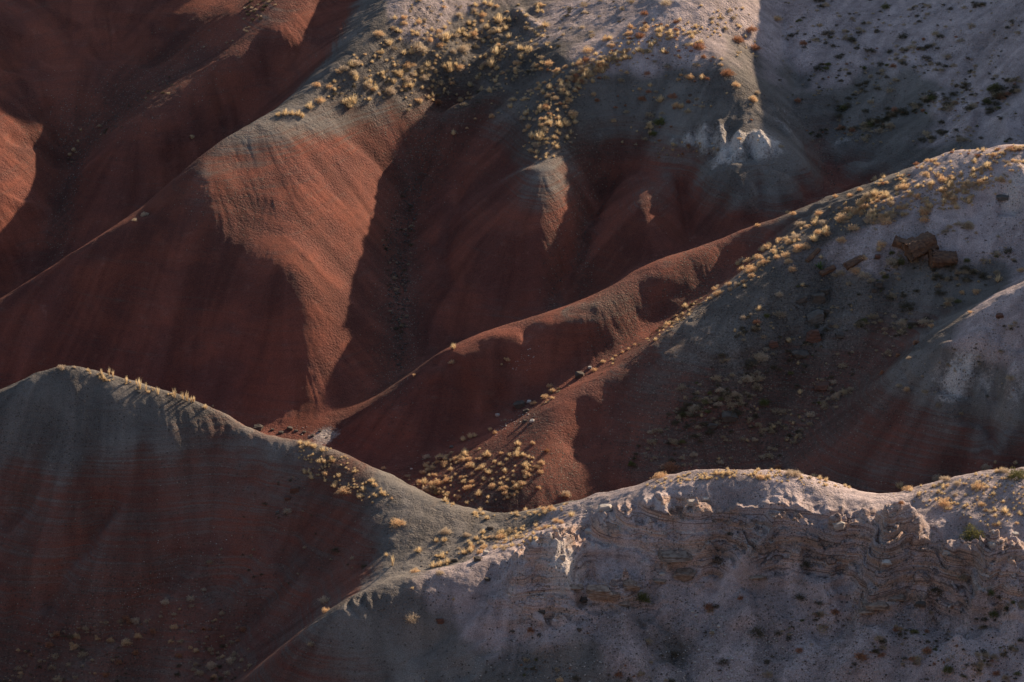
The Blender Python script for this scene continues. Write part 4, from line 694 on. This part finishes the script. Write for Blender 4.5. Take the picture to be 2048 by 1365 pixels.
def log_geo(seed, length, rad, taper=.85, nseg=28, nl=26):
    """a broken length of stone tree trunk: ribbed bark, snapped ragged ends"""
    r = np.random.RandomState(seed); V = []; Fc = []; ph = r.rand(4) * 6.28; endz = [r.rand(nseg) * .45 * rad, r.rand(nseg) * .45 * rad]
    for i in range(nl):
        u = i / (nl - 1)
        for j in range(nseg):
            a_ = 2 * math.pi * j / nseg
            rr = rad * (taper + (1 - taper) * (1 - u)) * (1 + .10 * math.sin(5 * a_ + ph[0]) + .09 * math.sin(11 * a_ + ph[1]) + .12 * math.sin(2 * a_ + 3 * u + ph[2]) + .045 * r.randn()) * (1 - .10 * max(0, math.sin(u * 7 + ph[3] + math.sin(a_))) ** 6)
            V.append(((u - .5) * length + (endz[0][j] if i == 0 else (-endz[1][j] if i == nl - 1 else 0)), rr * math.cos(a_) * 1.1, rr * math.sin(a_) * .82))
    for i in range(nl - 1):
        for j in range(nseg):
            a_, b_, c_2, d_ = i * nseg + j, i * nseg + (j + 1) % nseg, (i + 1) * nseg + (j + 1) % nseg, (i + 1) * nseg + j
            Fc += [(a_, b_, c_2), (a_, c_2, d_)]
    for e_, s0, fl in ((0, -.5, 1), (nl - 1, .5, 0)):
        k = len(V); V.append((s0 * length * .96, 0, 0))
        for j in range(nseg):
            a_, b_ = e_ * nseg + j, e_ * nseg + (j + 1) % nseg; Fc.append((b_, a_, k) if fl else (a_, b_, k))
    return np.array(V), np.array(Fc)
def put_rock(px, py, wpx, name, mat, label, cat='rock', hz=.7, dy=.8, rot=0.0, tilt=0.0, seed=1, kind='rock', length=None, layers=0.0, group=None, blocky=.7, sub=4, sink=.25):
    p = ground_hit([px], [py])[0]; slant = math.hypot(p[1], H - p[2]); wd = wpx / F * slant * (1.0 if kind == 'log' else .75)
    if kind == 'log': V, Fc = log_geo(seed, wd, wd * hz / 2)
    else: V, Fc = rock_geo(seed, (wd / 1.3, wd * dy / 1.3, wd * hz / 1.3), blocky, layers, sub)
    o = bpy.data.objects.new(name, tri_mesh(name, V, Fc, RM[mat])); C.objects.link(o)
    o.location = p; o.location.z += wd * hz * (.5 - sink - .08); o.rotation_euler = (0, tilt, rot); tag(o, label, cat, group); return o
# stone tree trunks and slabs on the long right ridge
lg = lambda px, py, w_, lab, **k: put_rock(px, py, w_, 'petrified_log', 'log', lab, 'petrified log', kind='log', **k)
lg(1838, 505, 68, 'largest cracked petrified log lying under dry grass on the shaded right ridge', hz=.78, rot=.35, tilt=-.2, seed=3)
lg(1885, 524, 56, 'short petrified log chunk just right of the largest one on the ridge', hz=.72, rot=.1, tilt=.1, seed=4)
lg(1802, 492, 34, 'dark petrified log end left of the largest one on the ridge', hz=.8, rot=-.3, tilt=.3, seed=5)
lg(1626, 512, 42, 'long thin petrified log sloping down from the ridge shrubs', hz=.22, rot=.75, tilt=-.45, seed=6)
lg(1655, 545, 36, 'splintered gray petrified log beside the green yucca', hz=.4, rot=.4, tilt=-.3, seed=7)
lg(1708, 527, 44, 'slanting petrified log left of a round golden bush', hz=.36, rot=.5, tilt=-.3, seed=8)
put_rock(1755, 517, 14, 'rock', 'red', 'small reddish block right of the slanting log', seed=9)
put_rock(1757, 574, 18, 'rock', 'dark', 'dark block in the middle of the shaded right slope, upper of two', seed=10, hz=.9)
put_rock(1748, 584, 14, 'rock', 'dark', 'dark block just under another in the shaded right slope', seed=11, hz=.9)
put_rock(1602, 600, 26, 'rock', 'dark', 'flat dark boulder left of a group on the shaded slope', seed=12, hz=.5, tilt=-.4)
put_rock(1636, 598, 32, 'rock', 'dark', 'dark broken boulder in the group high on the shaded slope', seed=13, hz=.7)
put_rock(1649, 588, 20, 'rock', 'dark', 'small dark boulder at the top of the shaded slope group', seed=14)
put_rock(1632, 638, 38, 'rock', 'gray', 'wide gray layered boulder below the dark boulder group', seed=15, hz=.7, layers=.5, tilt=-.3)
put_rock(1652, 625, 18, 'rock', 'dark', 'narrow dark boulder beside the wide gray layered one', seed=16)
put_rock(1628, 680, 34, 'rock', 'red', 'red brown layered boulder standing on the shaded slope', seed=17, hz=1.0, layers=.9)
put_rock(1548, 692, 20, 'rock', 'red', 'small red boulder left of the red layered one', seed=18, hz=.8)
put_rock(1680, 674, 20, 'rock', 'dark', 'low dark rock right of the red layered boulder', seed=19, hz=.5)
put_rock(1662, 650, 13, 'rock', 'dark', 'little dark stone above the low dark rock', seed=20)
put_rock(1600, 712, 34, 'rock', 'dark', 'broad dark slab under the red layered boulder', seed=21, hz=.4)
put_rock(1642, 776, 36, 'rock', 'red', 'low reddish slab near the foot of the shaded slope', seed=22, hz=.4)
put_rock(1458, 838, 38, 'rock', 'dark', 'dark heap of rock low in the shaded brown slope', seed=23, hz=.5)
put_rock(1425, 856, 22, 'rock', 'dark', 'dark rock left of the heap low on the slope', seed=24, hz=.5)
put_rock(2005, 400, 30, 'rock', 'gray', 'gray ledge block at the right edge of the long ridge', seed=25, hz=.4)
# wash between the hills
for i, (a_, b_, c_3, lab) in enumerate([(515, 860, 24, 'leftmost and largest dark block in the pale wash'), (562, 868, 12, 'dark block next to the largest one in the wash'), (580, 860, 14, 'dark pointed block mid way along the pale wash'), (592, 864, 9, 'small dark block touching the pointed one in the wash'), (608, 867, 9, 'brown block right of the pointed one in the wash'), (640, 862, 8, 'rightmost little block in the pale wash'), (545, 861, 8, 'little block between the largest and the next in the wash'), (625, 872, 9, 'block at the near edge of the pale wash')]):
    put_rock(a_, b_, c_3, 'rock', 'dark', lab, seed=40 + i, hz=.6)
for i, (a_, b_, c_3, mt, lab) in enumerate([(995, 833, 10, 'white', 'pale stone at the foot of the red spur above the fan'), (1040, 812, 26, 'dark', 'dark hollowed boulder where the gully meets the spur'), (1058, 806, 11, 'white', 'white stone right of the dark gully boulder'), (1052, 823, 14, 'dark', 'dark stone just under the gully boulder'), (1064, 843, 12, 'white', 'white edged stone in the gully bottom'), (1050, 846, 12, 'dark', 'dark stone beside the white edged one in the gully'), (903, 897, 10, 'gray', 'gray stone at the upper rim of the sunlit fan'), (880, 921, 13, 'red', 'red pointed stone in the sunlit fan'), (823, 940, 6, 'white', 'tiny white stone at the left tip of the fan'), (1160, 752, 22, 'dark', 'long dark stone in the gully beyond the spur'), (1180, 735, 9, 'white', 'white stone beside the long dark gully stone'),
    (590, 984, 22, 'red', 'orange brown rock on the shaded side of the near left ridge'), (575, 1000, 15, 'red', 'smaller orange brown rock below its neighbour on the near ridge'), (972, 1108, 14, 'white', 'upright pinkish stone on the saddle spur'), (908, 1124, 17, 'dark', 'dark boulder among yellow grass on the saddle'), (955, 1122, 17, 'dark', 'flat dark stone under the upright pinkish one'), (980, 1058, 14, 'dark', 'dark stone on the upper saddle'), (278, 783, 9, 'gray', 'gray stone under the crest grass of the near left ridge'), (1106, 1044, 8, 'white', 'white round stone on the left end of the mauve slope'), (2000, 632, 16, 'red', 'reddish rock on the shaded part of the right knoll'),
    (1380, 190, 9, 'dark', 'small dark stone on the pale cone'), (555, 1028, 9, 'gray', 'gray stone beside a pale bush on the shaded near slope')]):
    put_rock(a_, b_, c_3, 'rock', mt, lab, seed=60 + i, hz=.7)
# broken cap rock and fallen slabs on the near right slope
for i, (a_, b_, c_3, mt, hz_, ly, lab) in enumerate([(1200, 1188, 64, 'cap', .42, .8, 'largest sunlit cap rock slab low on the mauve slope'), (1225, 1204, 34, 'cap', .5, .8, 'sunlit broken block leaning on the largest cap rock'), (1262, 1176, 42, 'cap', .5, .9, 'crumbly sunlit rock just right of the largest cap rock'), (1248, 1212, 24, 'cap', .5, .8, 'crumbled sunlit piece below the crumbly rock'), (1172, 1200, 28, 'dark', .35, .5, 'dark slab under the left end of the largest cap rock'), (1150, 1178, 44, 'cap', .16, .8, 'thin dark ledge running left from the largest cap rock'),
    (1366, 1152, 58, 'cap', .34, .9, 'brown layered slab in shadow right of the olive bush'), (1320, 1160, 34, 'cap', .22, .8, 'dark flat slab left of the brown layered one'), (1325, 1150, 16, 'white', .4, .3, 'white stone on the dark flat slab'), (1350, 1112, 84, 'cap', .07, .7, 'long dark overhanging ledge above the brown layered slab'), (1748, 1206, 62, 'cap', .16, .9, 'dark stacked ledge below the tall pale promontory'), (1735, 1222, 44, 'cap', .2, .9, 'lower piece of the dark stacked ledge'), (1792, 1196, 50, 'cap', .08, .6, 'thin dark ledge running right of the stacked one'), (1772, 1128, 24, 'white', .4, .3, 'white capping stone on the tall pale promontory'), (1895, 1096, 26, 'white', .5, .3, 'white round topped block on the cliff edge'), (1985, 1087, 20, 'white', .6, .3, 'white boulder perched on the cliff edge, farthest right'), (2030, 1070, 18, 'white', .5, .3, 'pale pink block above the farthest right boulder'),
    (1515, 1157, 44, 'cap', .1, .7, 'rust stained thin ledge below the middle of the cliff'), (1840, 1212, 26, 'dark', .4, .5, 'dark boulder in the talus right of the stacked ledge'), (1083, 1222, 20, 'dark', .5, .3, 'dark rounded knob on the left part of the slope'), (1180, 1062, 24, 'white', .35, .5, 'white block at the top left of the mauve cliff'), (1210, 1018, 34, 'white', .3, .5, 'sunlit white slab on the rim above the cliff, left end'), (1385, 1010, 26, 'white', .5, .6, 'sunlit white knob on the rim, middle of the cliff'), (1412, 998, 20, 'white', .5, .6, 'smaller sunlit knob right of the white rim knob'), (1678, 1050, 28, 'white', .6, .5, 'white rounded block where the cliff alcove begins'), (1125, 1116, 16, 'white', .9, .4, 'small upright white pinnacle on the left of the slope'),
    (1900, 1225, 10, 'white', .6, .2, 'white stone alone on the talus at right'), (1385, 1225, 8, 'white', .6, .2, 'white stone in the talus gully, uppermost'), (1438, 1252, 9, 'white', .6, .2, 'pink stone in the talus gully, lowest'), (1392, 1234, 8, 'white', .6, .2, 'white stone between two others in the talus gully'), (1158, 1262, 12, 'dark', .6, .2, 'dark stone under the cap rocks'), (975, 1160, 14, 'dark', .7, .2, 'dark round stone on the gray slope left of the cliff'), (880, 1247, 18, 'red', .7, .3, 'orange brown boulder on the spur beside a pale fin')]):
    put_rock(a_, b_, c_3, 'rock', mt, lab, seed=100 + i, hz=hz_, layers=ly, dy=.7, blocky=.8)
# loose stones nobody could count
def stones(name, mat, zones, lab, seed):
    r = random.Random(seed); pts = []
    for poly, n, s0, s1 in zones:
        xs_ = [p[0] for p in poly]; ys_ = [p[1] for p in poly]; k = 0
        while k < n:
            x = r.uniform(min(xs_), max(xs_)); y = r.uniform(min(ys_), max(ys_))
            if inside(poly, x, y): pts.append((x, y, s0 + (s1 - s0) * r.random() ** 3)); k += 1
    qq = ground_hit([p[0] for p in pts], [p[1] for p in pts]); Vs, Fs, k = [], [], 0; base = [rock_geo(900 + i, (.5, .5, .4), .8, 0, 2) for i in range(8)]
    for p, c in zip(pts, qq):
        V, Fc = base[r.randrange(8)]; a_ = r.uniform(0, 6.28); s = p[2] / F * 215 * .8; W_ = V * np.array([s * r.uniform(.7, 1.4), s * r.uniform(.7, 1.4), s * r.uniform(.6, 1.1)])
        Vs.append(np.stack([W_[:, 0] * math.cos(a_) - W_[:, 1] * math.sin(a_), W_[:, 0] * math.sin(a_) + W_[:, 1] * math.cos(a_), W_[:, 2]], -1) + c + [0, 0, s * .12]); Fs.append(Fc + k); k += len(V)
    o = bpy.data.objects.new(name, tri_mesh(name, np.concatenate(Vs), np.concatenate(Fs), RM[mat])); C.objects.link(o); tag(o, lab, 'stones', kind='stuff')
TAL = [(1040,1230),(1400,1190),(1700,1190),(2048,1200),(2048,1365),(850,1365)]
stones('dark_rubble', 'dark', [([(765,480),(800,400),(840,330),(850,350),(822,480),(815,700),(800,770),(785,700),(775,560)], 420, 3, 9), ([(130,340),(160,280),(240,205),(370,145),(300,200),(190,290),(140,420),(122,420)], 260, 3, 7), ([(840,930),(1000,880),(1060,900),(1080,960),(950,1010)], 400, 2, 5), ([(1160,500),(1180,430),(1220,360),(1235,370),(1170,520),(1100,600),(1095,590)], 90, 2, 6), ([(1400,700),(1600,600),(1750,760),(1560,920),(1300,900)], 700, 2, 7), (TAL, 900, 2, 6), ([(1640,320),(1700,320),(1670,390)], 60, 2, 6), ([(720,100),(1080,30),(1080,150),(900,230)], 350, 2, 4), ([(1250,700),(1420,600),(1430,620),(1250,735)], 120, 2, 5), ([(560,880),(680,870),(690,890),(640,880)], 30, 2, 5), ([(870,1070),(1130,1030),(960,1120),(820,1150)], 200, 2, 5)], 'dark loose rubble strewn through gullies and over slopes', 1)
stones('pale_rubble', 'white', [(TAL, 900, 1.6, 5), ([(1400,1230),(1460,1230),(1430,1365),(1340,1365)], 200, 2, 6), ([(1480,1250),(1560,1280),(1480,1365),(1430,1365)], 160, 2, 6), ([(1200,1000),(1700,1040),(2048,1080),(2048,1180),(1100,1180)], 380, 1.5, 5), ([(1850,960),(2048,945),(2048,1100),(1850,1040)], 260, 1.5, 4), ([(1700,60),(2048,20),(2048,260),(1680,280)], 160, 1.6, 3.5), ([(1020,720),(1080,690),(1060,740),(1000,740)], 30, 2, 4), ([(980,860),(1060,820),(1075,830),(990,875)], 50, 2, 6), ([(130,320),(200,250),(150,400),(125,420)], 40, 2, 4), ([(330,1060),(480,1070),(260,1220),(200,1240)], 60, 1.6, 3.5), ([(1190,985),(1240,1000),(1130,1080),(1100,1080)], 110, 2, 6), ([(540,855),(680,850),(670,885)], 60, 1.5, 4), ([(1400,300),(1560,300),(1580,330),(1340,330)], 60, 1.5, 4)], 'pale loose chips strewn below the cliff and along the washes', 2)
print('rocks', time.time() - T0)
